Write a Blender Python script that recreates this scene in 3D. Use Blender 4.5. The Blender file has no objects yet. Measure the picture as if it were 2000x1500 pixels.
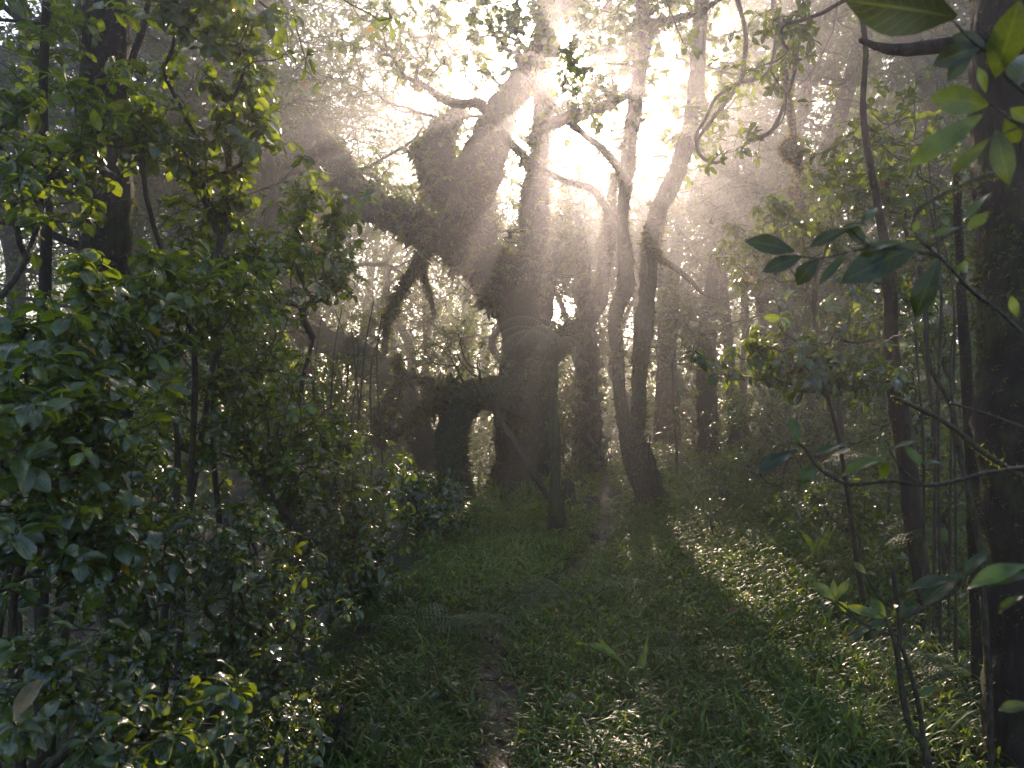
import bpy, math, numpy as np
from mathutils import Vector, Matrix

R = math.radians
rng = np.random.default_rng(11)
S = bpy.context.scene
COL = S.collection

# ------------------------------------------------------------------ camera
PITCH = R(2.0)
CAM = np.array([0.0, 0.0, 1.6])
FPX = 1444.0                                   # focal length for a 2000 px wide frame
FWD = np.array([0, math.cos(PITCH), math.sin(PITCH)])
UPV = np.array([0, -math.sin(PITCH), math.cos(PITCH)])
cd = bpy.data.cameras.new('camera'); cam = bpy.data.objects.new('camera', cd); COL.objects.link(cam)
cam.location = CAM; cam.rotation_euler = (R(90) + PITCH, 0, 0)
cd.sensor_width = 36; cd.lens = 26.0; cd.clip_start = 0.05; cd.clip_end = 600
cd.dof.use_dof = True; cd.dof.focus_distance = 8.0; cd.dof.aperture_fstop = 6.0
S.camera = cam

def ray(px, py):
    return FWD + (px - 1000) / FPX * np.array([1, 0, 0]) + (750 - py) / FPX * UPV
def P(px, py, d):
    return CAM + d * ray(px, py)

# ------------------------------------------------------------------ sky and sun
sd = ray(1118, 128); sd = sd / np.linalg.norm(sd)
ELEV = math.asin(sd[2]); AZ = math.atan2(sd[0], sd[1])
w = bpy.data.worlds.new('World'); S.world = w; w.use_nodes = True
nt = w.node_tree; bg = nt.nodes['Background']
sky = nt.nodes.new('ShaderNodeTexSky'); sky.sky_type = 'NISHITA'; sky.sun_disc = False
sky.sun_elevation = ELEV; sky.sun_rotation = AZ
sky.air_density = 1.0; sky.dust_density = 2.2; sky.ozone_density = 1.0
nt.links.new(sky.outputs[0], bg.inputs[0]); bg.inputs[1].default_value = 0.125
sl = bpy.data.lights.new('sun', 'SUN'); sl.energy = 4.3; sl.angle = R(0.55); sl.color = (1.0, 0.77, 0.59)
so = bpy.data.objects.new('sun', sl); COL.objects.link(so)
so.rotation_euler = Vector((-sd[0], -sd[1], -sd[2])).to_track_quat('-Z', 'Y').to_euler()
so.location = (5, 30, 25)
S.view_settings.view_transform = 'Standard'; S.view_settings.look = 'None'
S.view_settings.gamma = 1.0; S.view_settings.exposure = 1.72
cy = S.cycles
cy.max_bounces = 5; cy.diffuse_bounces = 3; cy.glossy_bounces = 2; cy.transmission_bounces = 3
cy.volume_bounces = 0; cy.transparent_max_bounces = 4; cy.use_denoising = True
cy.use_adaptive_sampling = False
cy.sample_clamp_indirect = 6.0; cy.caustics_reflective = False; cy.caustics_refractive = False

HAZE_DENSITY = 0.0085
HAZE_G = 0.82

# ------------------------------------------------------------------ helpers: maths
def nrm(a):
    return a / np.maximum(np.linalg.norm(a, axis=-1, keepdims=True), 1e-9)
_K = np.random.default_rng(3).normal(size=(24, 3)); _PH = np.random.default_rng(4).uniform(0, 6.28, 24)
def sn(p, f=1.0, seed=0):
    """smooth pseudo noise in about -1..1"""
    p = np.asarray(p) * f + seed * 3.17
    s = 0
    for i in range(5):
        k = _K[(i + seed * 5) % 24]; s = s + np.sin(p @ k + _PH[(i + seed) % 24])
    for i in range(5):
        k = _K[(i + 7 + seed * 3) % 24] * 2.3; s = s + 0.5 * np.sin(p @ k + _PH[(i + 9 + seed) % 24])
    return s / 3.4

PATH_PX = [(960, 1560), (985, 1420), (955, 1300), (975, 1235), (1040, 1185), (1125, 1115), (1178, 1055), (1185, 1000), (1178, 950), (1190, 905), (1196, 880)]
def _flat(px, py):
    r = ray(px, py); t = -CAM[2] / r[2]; return (CAM + t * r)[:2]
PATH = np.array([_flat(*p) for p in PATH_PX])
def path_dist(x, y):
    p = np.stack([x, y], -1); best = np.full(x.shape, 1e9)
    for a, b in zip(PATH[:-1], PATH[1:]):
        ab = b - a; t = np.clip(((p - a) @ ab) / (ab @ ab), 0, 1)
        best = np.minimum(best, np.linalg.norm(p - (a + t[..., None] * ab), axis=-1))
    return best
def sstep(a, b, x):
    t = np.clip((x - a) / (b - a), 0, 1); return t * t * (3 - 2 * t)
def gully_edge(y):
    return np.interp(y, [0, 3.3, 4.4, 6.2, 9, 14, 22], [-1.6, -1.3, -1.1, -0.62, -0.75, -1.6, -4])
def H(x, y):
    x = np.asarray(x, float); y = np.asarray(y, float)
    p = np.stack([x, y, np.zeros_like(x)], -1)
    z = 0.035 * sn(p, 0.9, 1) + 0.015 * sn(p, 3.0, 2)
    left = sstep(0, 2.2, gully_edge(y) - x)
    z = z - 0.75 * left * (1 - sstep(12, 26, y)) 
    z = z + 0.10 * np.clip(x - 1.0, 0, 12) * sstep(0, 4, y + 1)
    z = z - 0.05 * np.exp(-(path_dist(x, y) / 0.28) ** 2)
    far = np.hypot(x, y)
    z = z + 0.6 * sstep(20, 50, far) * sn(p, 0.06, 3)
    return z
def Hs(x, y): return float(H(np.array([x]), np.array([y]))[0])
def ground(px, d):
    x = (px - 1000) / FPX * d; y = d * math.cos(PITCH)
    return np.array([x, y, Hs(x, y)])

# ------------------------------------------------------------------ helpers: meshes
class MB:
    def __init__(s): s.v = []; s.q = []; s.t = []; s.tint = []; s.uv = []; s.n = 0
    def add(s, V, F, tint=0.5, uv=None):
        V = np.asarray(V, np.float32).reshape(-1, 3); F = np.asarray(F, np.int64) + s.n
        s.v.append(V); (s.q if F.shape[1] == 4 else s.t).append(F)
        s.tint.append(np.broadcast_to(np.asarray(tint, np.float32), (len(V),)))
        s.uv.append(np.zeros((len(V), 3), np.float32) if uv is None else np.asarray(uv, np.float32).reshape(-1, 3))
        s.n += len(V)
    def build(s, name, mat, parent=None, smooth=True):
        me = bpy.data.meshes.new(name)
        V = np.concatenate(s.v); q = np.concatenate(s.q) if s.q else np.zeros((0, 4), int)
        t = np.concatenate(s.t) if s.t else np.zeros((0, 3), int)
        me.vertices.add(len(V)); me.vertices.foreach_set('co', V.ravel())
        li = np.concatenate([q.ravel(), t.ravel()]).astype(np.int32)
        me.loops.add(len(li)); me.loops.foreach_set('vertex_index', li)
        tot = np.concatenate([np.full(len(q), 4), np.full(len(t), 3)]).astype(np.int32)
        st = np.concatenate([[0], np.cumsum(tot)[:-1]]).astype(np.int32)
        me.polygons.add(len(tot)); me.polygons.foreach_set('loop_start', st); me.polygons.foreach_set('loop_total', tot)
        if smooth: me.polygons.foreach_set('use_smooth', np.ones(len(tot), bool))
        me.update(calc_edges=True)
        a = me.attributes.new('tint', 'FLOAT', 'POINT'); a.data.foreach_set('value', np.concatenate(s.tint))
        a = me.attributes.new('luv', 'FLOAT_VECTOR', 'POINT'); a.data.foreach_set('vector', np.concatenate(s.uv).ravel())
        me.materials.append(mat)
        o = bpy.data.objects.new(name, me); COL.objects.link(o)
        if parent is not None:
            o.parent = parent; o.matrix_parent_inverse = Matrix.Translation(-Vector(parent.location))
        return o

LABELS = {}
def tag(o, label, cat, group=None, kind=None):
    if label: o['label'] = label
    if cat: o['category'] = cat
    if group: o['group'] = group
    if kind: o['kind'] = kind
    return o
def thing(name, label, cat, loc, group=None):
    o = bpy.data.objects.new(name, None); COL.objects.link(o); o.location = Vector(loc); o.empty_display_size = 0.2
    return tag(o, label, cat, group)

def catmull(pts, n):
    p = np.asarray(pts, float); p = np.vstack([2 * p[0] - p[1], p, 2 * p[-1] - p[-2]])
    m = len(p) - 3; u = np.linspace(0, m, n); i = np.minimum(u.astype(int), m - 1); t = (u - i)[:, None]
    a, b, c, d = p[i], p[i + 1], p[i + 2], p[i + 3]
    return 0.5 * (2 * b + (c - a) * t + (2 * a - 5 * b + 4 * c - d) * t * t + (3 * b - a - 3 * c + d) * t ** 3)

def tube(mb, pts, rad, sides=10, step=0.07, lump=0.12, freq=3.0, cap=True, tint=0.5, fine=0.09):
    """swept lumpy tube; returns surface points and normals for moss"""
    pts = np.asarray(pts, float); rad = np.asarray(rad, float)
    L = np.linalg.norm(np.diff(pts, axis=0), axis=1).sum()
    n = int(np.clip(L / step, 4, 260))
    pr = catmull(np.column_stack([pts, rad]), n); c, r = pr[:, :3], np.maximum(pr[:, 3], 0.0008)
    T = nrm(np.gradient(c, axis=0))
    X = np.zeros_like(T); ref = np.array([1.0, 0, 0]) if abs(T[0][0]) < 0.8 else np.array([0, 1.0, 0])
    x = np.cross(T[0], ref); x /= np.linalg.norm(x)
    for i in range(n):
        x = x - T[i] * (x @ T[i]); x /= max(np.linalg.norm(x), 1e-9); X[i] = x
    Y = np.cross(T, X)
    a = np.linspace(0, 2 * np.pi, sides, endpoint=False)
    N = X[:, None] * np.cos(a)[None, :, None] + Y[:, None] * np.sin(a)[None, :, None]
    base = c[:, None] + N * r[:, None, None]
    dr = 1 + lump * sn(base, freq, 5) + fine * sn(base, freq * 5, 2)
    V = c[:, None] + N * (r[:, None] * dr)[..., None]
    idx = np.arange(n * sides).reshape(n, sides)
    A = idx[:-1]; B = np.roll(idx, -1, 1)[:-1]; C = np.roll(idx, -1, 1)[1:]; D = idx[1:]
    F = np.stack([A, B, C, D], -1).reshape(-1, 4)
    Vf = V.reshape(-1, 3)
    if cap:
        Vf = np.vstack([Vf, c[0] - T[0] * r[0] * 0.4, c[-1] + T[-1] * r[-1] * 0.6])
        n0 = n * sides
        f2 = [[n0, (j + 1) % sides, j, j] for j in range(sides)]
        mb.add(Vf, F, tint)
        k = mb.n - len(Vf)
        tri = [[k + n0, k + (j + 1) % sides, k + j] for j in range(sides)] + \
              [[k + n0 + 1, k + (n - 1) * sides + j, k + (n - 1) * sides + (j + 1) % sides] for j in range(sides)]
        mb.t.append(np.array(tri))
    else:
        mb.add(Vf, F, tint)
    nx_ = np.roll(idx, -1, 1).ravel(); ny_ = np.minimum(idx + sides, n * sides - sides + np.arange(sides)[None]).ravel()
    return V.reshape(-1, 3), N.reshape(-1, 3), np.repeat(r, sides), nx_, ny_

def batch_tubes(mb, C, Rr, sides=4, tint=0.5):
    """C (M,K,3), Rr (M,K)"""
    if len(C) == 0: return
    T = nrm(np.gradient(C, axis=1)); ov = nrm(C[:, -1] - C[:, 0])
    ref = np.where(np.abs(ov[:, 2:3]) < 0.8, np.array([[0, 0, 1.0]]), np.array([[1.0, 0, 0]]))[:, None]
    X = nrm(np.cross(T, ref)); Y = np.cross(T, X)
    a = np.linspace(0, 2 * np.pi, sides, endpoint=False)
    V = C[:, :, None] + (X[:, :, None] * np.cos(a)[None, None, :, None] + Y[:, :, None] * np.sin(a)[None, None, :, None]) * Rr[:, :, None, None]
    M, K = Rr.shape
    idx = np.arange(M * K * sides).reshape(M, K, sides)
    rl = np.roll(idx, -1, 2)
    F = np.stack([idx[:, :-1], rl[:, :-1], rl[:, 1:], idx[:, 1:]], -1).reshape(-1, 4)
    mb.add(V.reshape(-1, 3), F, tint)

# ------------------------------------------------------------------ helpers: leaves
def leaf_tpl(rows, cols, kind='obovate', fold=0.25, curl=0.25, bite=0.0, seed=0, wave=0.03):
    r = np.random.default_rng(seed)
    t = np.linspace(0, 1, rows + 1); s = np.linspace(-1, 1, cols + 1)
    if kind == 'obovate': wd = 0.25 * np.sin(np.pi * np.clip(t, 0.02, 0.985) ** 1.35) ** 0.8
    elif kind == 'lance': wd = 0.13 * np.sin(np.pi * np.clip(t, 0.02, 0.99) ** 0.85) ** 0.9
    elif kind == 'round': wd = 0.33 * np.sin(np.pi * np.clip(t, 0.04, 0.97)) ** 0.6
    elif kind == 'blade': wd = 0.045 * (1 - t ** 2.2) * (0.55 + 0.9 * np.minimum(t * 3, 1)) + 0.002
    else: wd = 0.21 * np.sin(np.pi * np.clip(t, 0.02, 0.985) ** 1.1) ** 0.85
    V = []; UV = []
    for i, ti in enumerate(t):
        ph = curl * 2.2 * ti; rr = max(curl * 2.2, 1e-3)
        yy = math.sin(ph) / rr; zz = -(1 - math.cos(ph)) / rr
        for j, sj in enumerate(s):
            wj = wd[i] * (1 - bite * r.uniform(0, 1) * (abs(sj) > 0.9) * (0.15 < ti < 0.9))
            x = sj * wj; lift = fold * abs(sj) * wd[i] + wave * math.sin(ti * 9 + seed) * sj * (cols > 1)
            V.append([x, yy + lift * math.sin(ph), zz + lift * math.cos(ph)]); UV.append([sj, ti, 0])
    F = []
    for i in range(rows):
        for j in range(cols):
            a = i * (cols + 1) + j; F.append([a, a + 1, a + cols + 2, a + cols + 1])
    return np.array(V), np.array(UV), np.array(F)
def tpls(rows, cols, kind, folds=(0.12, 0.3, 0.45), curls=(0.05, 0.3, 0.55, 0.8), bite=0.0):
    return [leaf_tpl(rows, cols, kind, f, c, bite, i * 7 + j) for i, f in enumerate(folds) for j, c in enumerate(curls)]
NEAR = tpls(7, 4, 'obovate', bite=0.1); NEARL = tpls(7, 4, 'ell', bite=0.08)
MIDO = tpls(4, 2, 'obovate'); MIDE = tpls(4, 2, 'ell'); MIDL = tpls(4, 2, 'lance'); MIDR = tpls(4, 2, 'round')
FAR = tpls(2, 2, 'ell', (0.2, 0.4), (0.2, 0.6))
LANCE = tpls(6, 2, 'lance', curls=(0.3, 0.7, 1.0))
BLADE = tpls(5, 1, 'blade', (0.0,), (0.5, 0.75, 0.95, 1.15)); BLADE2 = tpls(3, 1, 'blade', (0.0,), (0.5, 0.8, 1.0, 1.2))
STRAP = tpls(8, 2, 'blade', (0.5,), (0.35, 0.6, 0.85))

def leaves(mb, pos, d, n, size, T, tint=None, wid=1.0, r=rng):
    pos = np.asarray(pos, float); N = len(pos)
    if N == 0: return
    Y = nrm(np.asarray(d, float)); Z = np.asarray(n, float); Z = nrm(Z - (Z * Y).sum(-1, keepdims=True) * Y + 1e-6)
    X = np.cross(Y, Z); size = np.broadcast_to(np.asarray(size, float), (N,)); wid = np.broadcast_to(np.asarray(wid, float), (N,))
    if tint is None: tint = r.uniform(0, 1, N)
    tint = np.broadcast_to(tint, (N,))
    which = r.integers(0, len(T), N)
    for k, (V, UV, F) in enumerate(T):
        m = which == k; c = int(m.sum())
        if not c: continue
        x, y, z, p, s = X[m][:, None], Y[m][:, None], Z[m][:, None], pos[m][:, None], size[m][:, None, None]
        vv = p + s * (x * V[None, :, 0:1] * wid[m][:, None, None] + y * V[None, :, 1:2] + z * V[None, :, 2:3])
        ff = (F[None] + (np.arange(c) * len(V))[:, None, None]).reshape(-1, 4)
        uv = np.broadcast_to(UV[None], (c,) + UV.shape).copy(); uv[..., 2] = tint[m][:, None] * 7
        mb.add(vv.reshape(-1, 3), ff, np.repeat(tint[m], len(V)), uv.reshape(-1, 3))

def rosettes(mb, tips, dirs, size, T, per=6, open_=(45, 95), droop=0.25, jit=0.35, r=rng, wid=1.0, stem=0.0, tintf=None):
    """a whorl of leaves round each twig tip"""
    M = len(tips)
    if M == 0: return
    n = np.maximum(2, r.poisson(per, M)); idx = np.repeat(np.arange(M), n)
    t = np.asarray(tips)[idx]; D = nrm(np.asarray(dirs, float) + 1e-6)[idx]
    k = np.concatenate([np.arange(m) for m in n]); base = r.uniform(0, 6.28, M)[idx]
    az = base + k * 2.4 + r.normal(0, 0.25, len(k)); el = np.radians(r.uniform(open_[0], open_[1], len(k)))
    ref = np.where(np.abs(D[:, 2:3]) < 0.8, np.array([[0, 0, 1.0]]), np.array([[1.0, 0, 0]]))
    A = nrm(np.cross(D, ref)); B = np.cross(D, A)
    rad = A * np.cos(az)[:, None] + B * np.sin(az)[:, None]
    dv = D * np.cos(el)[:, None] + rad * np.sin(el)[:, None]; dv[:, 2] -= droop * r.uniform(0.2, 1.6, len(k))
    dv = nrm(dv + r.normal(0, jit * 0.4, dv.shape))
    nn = D + np.array([0, 0, 0.5]) + r.normal(0, jit * 1.35, dv.shape)
    off = D * (-(k / np.maximum(n[idx], 1))[:, None] * size * 0.45) + dv * size * stem
    sz = size * r.uniform(0.35, 1.0, len(k)) * r.uniform(0.75, 1.3, M)[idx]
    tt = np.clip(r.uniform(0, 1, M)[idx] * 0.45 + r.uniform(0, 1, len(k)) * 0.55, 0, 1)
    odd = r.uniform(0, 1, len(k)); tt = np.where(odd > 0.994, 1.2, np.where(odd > 0.992, 1.5, tt * 0.98))
    leaves(mb, t + off, dv, nn, sz, T, tint=tt, wid=wid * r.uniform(0.85, 1.2, len(k)), r=r)

def in_blobs(blobs, n, r, hole=0.0, hf=2.0):
    """random points in a list of ellipsoids (centre, radii)"""
    out = []
    vol = np.array([np.prod(b[1]) ** 0.75 for b in blobs]); ks = np.maximum(1, (n * vol / vol.sum()).astype(int))
    for (c, rad), k in zip(blobs, ks):
        m = k * 4 + 8
        u = nrm(r.normal(size=(m, 3))) * (r.uniform(0, 1, m) ** 0.42)[:, None]
        p = np.asarray(c) + u * np.asarray(rad) * (1 + .28 * np.abs(r.normal(size=(m, 1))) * (r.uniform(0, 1, (m, 1)) < .6))
        if hole > -1:
            p2 = p[sn(p, hf, int(r.integers(0, 4))) > hole]; p = p2 if len(p2) >= max(3, k // 3) else p
        out.append(p[:k])
    return np.vstack(out)
def blob(px, py, d, rx, ry, rd=None):
    k = d / FPX; return (P(px, py, d), np.array([rx * k, rd if rd else rx * k * 0.8, ry * k]))

def grow(seed_nodes, targets, r, K=6, tip=0.0022, power=0.47, wob=0.07, rise=0.25, bias=0.35):
    """branches reaching every target from the seed nodes: returns chains (M,K,3), radii, tips, directions"""
    seed_nodes = np.asarray(seed_nodes, float); root = seed_nodes[0]
    t = np.asarray(targets, float)
    dmin = np.array([np.linalg.norm(seed_nodes - q, axis=1).min() for q in t]) if len(t) < 4000 else np.zeros(len(t))
    t = t[np.argsort(dmin)]; M = len(t)
    nodes = np.zeros((len(seed_nodes) + M * (K - 1), 3)); nodes[:len(seed_nodes)] = seed_nodes
    plen = np.zeros(len(nodes)); par = np.full(len(nodes), -1); n = len(seed_nodes)
    C = np.zeros((M, K, 3)); at = np.zeros(M, int); cnt = np.zeros(len(nodes))
    for m in range(M):
        q = t[m]; dd = np.linalg.norm(nodes[:n] - q, axis=1)
        i = int(np.argmin(dd + bias * plen[:n] + 0.6 * np.maximum(nodes[:n, 2] - q[2], 0)))
        a = nodes[i]; L = dd[i]
        pdir = (a - nodes[par[i]]) if par[i] >= 0 else np.zeros(3)
        pdir = pdir / (np.linalg.norm(pdir) + 1e-9)
        c1 = a + (pdir * 0.35 + (q - a) / (L + 1e-9) * 0.3) * L * 0.6; c2 = q - np.array([0, 0, rise * L]) - (q - a) * 0.2
        u = np.linspace(0, 1, K)[:, None]
        cv = (1 - u) ** 3 * a + 3 * (1 - u) ** 2 * u * c1 + 3 * (1 - u) * u * u * c2 + u ** 3 * q
        cv[1:] += r.normal(0, wob * L / K, (K - 1, 3))
        C[m] = cv; at[m] = i
        nodes[n:n + K - 1] = cv[1:]
        par[n:n + K - 1] = [i] + list(range(n, n + K - 2))
        sl_ = L / (K - 1); plen[n:n + K - 1] = plen[i] + sl_ * np.arange(1, K)
        cnt[n + K - 2] += 1; n += K - 1
    for i in range(n - 1, len(seed_nodes) - 1, -1):
        if par[i] >= 0: cnt[par[i]] += cnt[i]
    rad = tip * np.maximum(cnt, 1) ** power
    RR = np.zeros((M, K)); s0 = len(seed_nodes)
    for m in range(M):
        a = s0 + m * (K - 1); RR[m, 1:] = rad[a:a + K - 1]; RR[m, 0] = RR[m, 1] * 1.12
    RR[:, -1] = np.minimum(RR[:, -1], RR[:, -2])
    D = nrm(C[:, -1] - C[:, -2])
    comp = np.full(len(nodes), -1); cc = np.zeros(M, int); nc = {}
    for m in range(M):
        i = at[m]
        if i < s0: cc[m] = nc.setdefault(i, len(nc))
        else: cc[m] = comp[i]
        a = s0 + m * (K - 1); comp[a:a + K - 1] = cc[m]
    global LASTC
    LASTC = cc
    return C, RR, C[:, -1], D
def branch_parts(C, RR, root, bark, sides=5, name='branch'):
    cc = LASTC
    for k in range(cc.max() + 1):
        m = cc == k; mb = MB(); batch_tubes(mb, C[m], RR[m], sides); mb.build(name, bark, root)

# ------------------------------------------------------------------ materials
def mat(name):
    m = bpy.data.materials.new(name); m.use_nodes = True; t = m.node_tree; t.nodes.clear()
    return m, t, (lambda ty, **k: _node(t, ty, **k))
def _node(t, ty, **k):
    n = t.nodes.new(ty)
    for a, b in k.items():
        if a.startswith('i_'): n.inputs[a[2:].replace('_', ' ')].default_value = b
        else: setattr(n, a, b)
    return n
def ramp(N, stops, interp='LINEAR'):
    cr = N('ShaderNodeValToRGB'); e = cr.color_ramp; e.interpolation = interp
    while len(e.elements) < len(stops): e.elements.new(0.5)
    for el, (p, c) in zip(e.elements, stops): el.position = p; el.color = (*c, 1)
    return cr
def leaf_mat(name, dark, mid, lite, rough=0.35, trans=0.4, tcol=(0.30, 0.42, 0.035), odd=True, veins=True, vein=0.4, spec=0.85):
    m, t, N = mat(name); L = t.links.new
    at = N('ShaderNodeAttribute', attribute_name='tint'); uv = N('ShaderNodeAttribute', attribute_name='luv')
    div = N('ShaderNodeMath', operation='DIVIDE'); L(at.outputs['Fac'], div.inputs[0]); div.inputs[1].default_value = 2.0
    st = [(0.0, dark), (0.28, mid), (0.495, lite)]
    if odd: st += [(0.55, (0.13, 0.105, 0.02)), (0.66, (0.10, 0.06, 0.014)), (0.74, (0.11, 0.03, 0.016))]
    cr = ramp(N, st); L(div.outputs[0], cr.inputs[0])
    geo = N('ShaderNodeNewGeometry'); no = N('ShaderNodeTexNoise'); no.inputs['Scale'].default_value = 23; no.inputs['Detail'].default_value = 3
    L(geo.outputs['Position'], no.inputs['Vector'])
    no.inputs['Roughness'].default_value = 0.7
    mr = N('ShaderNodeMapRange'); mr.inputs[1].default_value = 0.3; mr.inputs[2].default_value = 0.75; mr.inputs[3].default_value = 0.45; mr.inputs[4].default_value = 1.4
    L(no.outputs['Fac'], mr.inputs[0])
    vm = N('ShaderNodeVectorMath', operation='SCALE'); L(cr.outputs[0], vm.inputs[0]); L(mr.outputs[0], vm.inputs['Scale'])
    colr = vm.outputs[0]
    bump_h = None
    if veins:
        sp = N('ShaderNodeSeparateXYZ'); L(uv.outputs['Vector'], sp.inputs[0])
        ab = N('ShaderNodeMath', operation='ABSOLUTE'); L(sp.outputs[0], ab.inputs[0])
        rib = N('ShaderNodeMapRange'); rib.inputs[1].default_value = 0.02; rib.inputs[2].default_value = 0.09; rib.inputs[3].default_value = 1; rib.inputs[4].default_value = 0
        L(ab.outputs[0], rib.inputs[0])
        m1 = N('ShaderNodeMath', operation='MULTIPLY_ADD'); L(ab.outputs[0], m1.inputs[0]); m1.inputs[1].default_value = -0.22; L(sp.outputs[1], m1.inputs[2])
        m2 = N('ShaderNodeMath', operation='MULTIPLY'); L(m1.outputs[0], m2.inputs[0]); m2.inputs[1].default_value = 55
        m3 = N('ShaderNodeMath', operation='SINE'); L(m2.outputs[0], m3.inputs[0])
        m4 = N('ShaderNodeMapRange'); m4.inputs[1].default_value = 0.75; m4.inputs[2].default_value = 1.0; m4.inputs[3].default_value = 0; m4.inputs[4].default_value = 0.45; L(m3.outputs[0], m4.inputs[0])
        mx = N('ShaderNodeMath', operation='MAXIMUM'); L(rib.outputs[0], mx.inputs[0]); L(m4.outputs[0], mx.inputs[1])
        mm = N('ShaderNodeMix', data_type='RGBA'); L(mx.outputs[0], mm.inputs[0]); L(colr, mm.inputs[6]); mm.inputs[7].default_value = (lite[0] * 1.5, lite[1] * 1.3, lite[2] * 1.6, 1)
        mf = N('ShaderNodeMath', operation='MULTIPLY'); L(mx.outputs[0], mf.inputs[0]); mf.inputs[1].default_value = vein; L(mf.outputs[0], mm.inputs[0])
        colr = mm.outputs[2]; bump_h = mx.outputs[0]
    pb = N('ShaderNodeBsdfPrincipled'); L(colr, pb.inputs['Base Color']); pb.inputs['Specular IOR Level'].default_value = spec
    rr = N('ShaderNodeMapRange'); rr.inputs[3].default_value = rough * 0.75; rr.inputs[4].default_value = rough * 1.4; L(no.outputs['Fac'], rr.inputs[0]); L(rr.outputs[0], pb.inputs['Roughness'])
    bp = N('ShaderNodeBump'); bp.inputs['Strength'].default_value = 0.25; bp.inputs['Distance'].default_value = 0.004
    if bump_h is not None: L(bump_h, bp.inputs['Height'])
    else: L(no.outputs['Fac'], bp.inputs['Height'])
    L(bp.outputs[0], pb.inputs['Normal'])
    tr = N('ShaderNodeBsdfTranslucent')
    tc = N('ShaderNodeMix', data_type='RGBA', blend_type='MULTIPLY'); tc.inputs[0].default_value = 1.0
    k = 1.0 / max(mid[1], 0.01)
    sc = N('ShaderNodeVectorMath', operation='SCALE'); L(colr, sc.inputs[0]); sc.inputs['Scale'].default_value = k * 0.9
    L(sc.outputs[0], tc.inputs[6]); tc.inputs[7].default_value = (tcol[0] * mid[1] / max(mid[0], .01) * 1.0, tcol[1], tcol[2] * mid[1] / max(mid[2], .005) * 0.35, 1)
    L(tc.outputs[2], tr.inputs[0])
    ms = N('ShaderNodeMixShader'); ms.inputs[0].default_value = trans; L(pb.outputs[0], ms.inputs[1]); L(tr.outputs[0], ms.inputs[2])
    out = N('ShaderNodeOutputMaterial'); L(ms.outputs[0], out.inputs[0])
    return m
def bark_mat(name, base=(0.055, 0.042, 0.032), moss=(0.045, 0.055, 0.018), amount=0.5, scale=6, rough=0.9, wet=0.0):
    m, t, N = mat(name); L = t.links.new
    geo = N('ShaderNodeNewGeometry'); no = N('ShaderNodeTexNoise'); no.inputs['Scale'].default_value = scale; no.inputs['Detail'].default_value = 6; no.inputs['Roughness'].default_value = 0.65
    L(geo.outputs['Position'], no.inputs['Vector'])
    n2 = N('ShaderNodeTexNoise'); n2.inputs['Scale'].default_value = scale * 7; n2.inputs['Detail'].default_value = 5
    mp = N('ShaderNodeMapping'); mp.inputs['Scale'].default_value = (1, 1, 0.3); L(geo.outputs['Position'], mp.inputs[0]); L(mp.outputs[0], n2.inputs['Vector'])
    c1 = ramp(N, [(0.3, tuple(v * 0.45 for v in base)), (0.55, base), (0.75, tuple(v * 1.9 for v in base))]); L(n2.outputs['Fac'], c1.inputs[0])
    c2 = ramp(N, [(0.3, tuple(v * 0.5 for v in moss)), (0.7, tuple(v * 1.6 for v in moss))]); L(n2.outputs['Fac'], c2.inputs[0])
    f = N('ShaderNodeMapRange'); f.inputs[1].default_value = 0.62 - amount * 0.35; f.inputs[2].default_value = 0.72 - amount * 0.35; L(no.outputs['Fac'], f.inputs[0])
    mx = N('ShaderNodeMix', data_type='RGBA'); L(f.outputs[0], mx.inputs[0]); L(c1.outputs[0], mx.inputs[6]); L(c2.outputs[0], mx.inputs[7])
    pb = N('ShaderNodeBsdfPrincipled'); L(mx.outputs[2], pb.inputs['Base Color']); pb.inputs['Roughness'].default_value = rough; pb.inputs['Specular IOR Level'].default_value = 0.3
    bp = N('ShaderNodeBump'); bp.inputs['Strength'].default_value = 0.9; bp.inputs['Distance'].default_value = 0.02; L(n2.outputs['Fac'], bp.inputs['Height']); L(bp.outputs[0], pb.inputs['Normal'])
    out = N('ShaderNodeOutputMaterial'); L(pb.outputs[0], out.inputs[0])
    return m
BROAD = leaf_mat('glossy_broad_leaf', (0.016, 0.032, 0.010), (0.045, 0.078, 0.017), (0.085, 0.13, 0.022), rough=0.2, trans=0.42)
NEARLEAF = leaf_mat('near_leathery_leaf', (0.007, 0.015, 0.006), (0.022, 0.042, 0.010), (0.05, 0.09, 0.014), rough=0.32, trans=0.14, odd=False, vein=.3, spec=.4)
WET = leaf_mat('wet_dark_leaf', (0.014, 0.030, 0.012), (0.035, 0.062, 0.018), (0.07, 0.11, 0.024), rough=0.17, trans=0.3)
MIDLEAF = leaf_mat('forest_leaf', (0.022, 0.045, 0.015), (0.04, 0.078, 0.022), (0.07, 0.115, 0.028), rough=0.36, trans=0.33, veins=False)
FARLEAF = leaf_mat('distant_leaf', (0.025, 0.048, 0.018), (0.042, 0.075, 0.025), (0.07, 0.11, 0.03), rough=0.45, trans=0.3, veins=False)
GRASSM = leaf_mat('bamboo_grass', (0.028, 0.056, 0.012), (0.065, 0.135, 0.022), (0.13, 0.21, 0.035), rough=0.36, trans=0.45, veins=False, tcol=(0.28, 0.42, 0.05), spec=.4)
PALEFERN = leaf_mat('silvery_fern_leaf', (0.10, 0.13, 0.08), (0.16, 0.20, 0.12), (0.24, 0.29, 0.18), rough=0.4, trans=0.3, veins=False, odd=False, tcol=(.25, .3, .12))
FERNM = leaf_mat('fern_leaf', (0.03, 0.06, 0.02), (0.05, 0.10, 0.03), (0.08, 0.15, 0.035), rough=0.45, trans=0.4, veins=False, odd=False)
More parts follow.
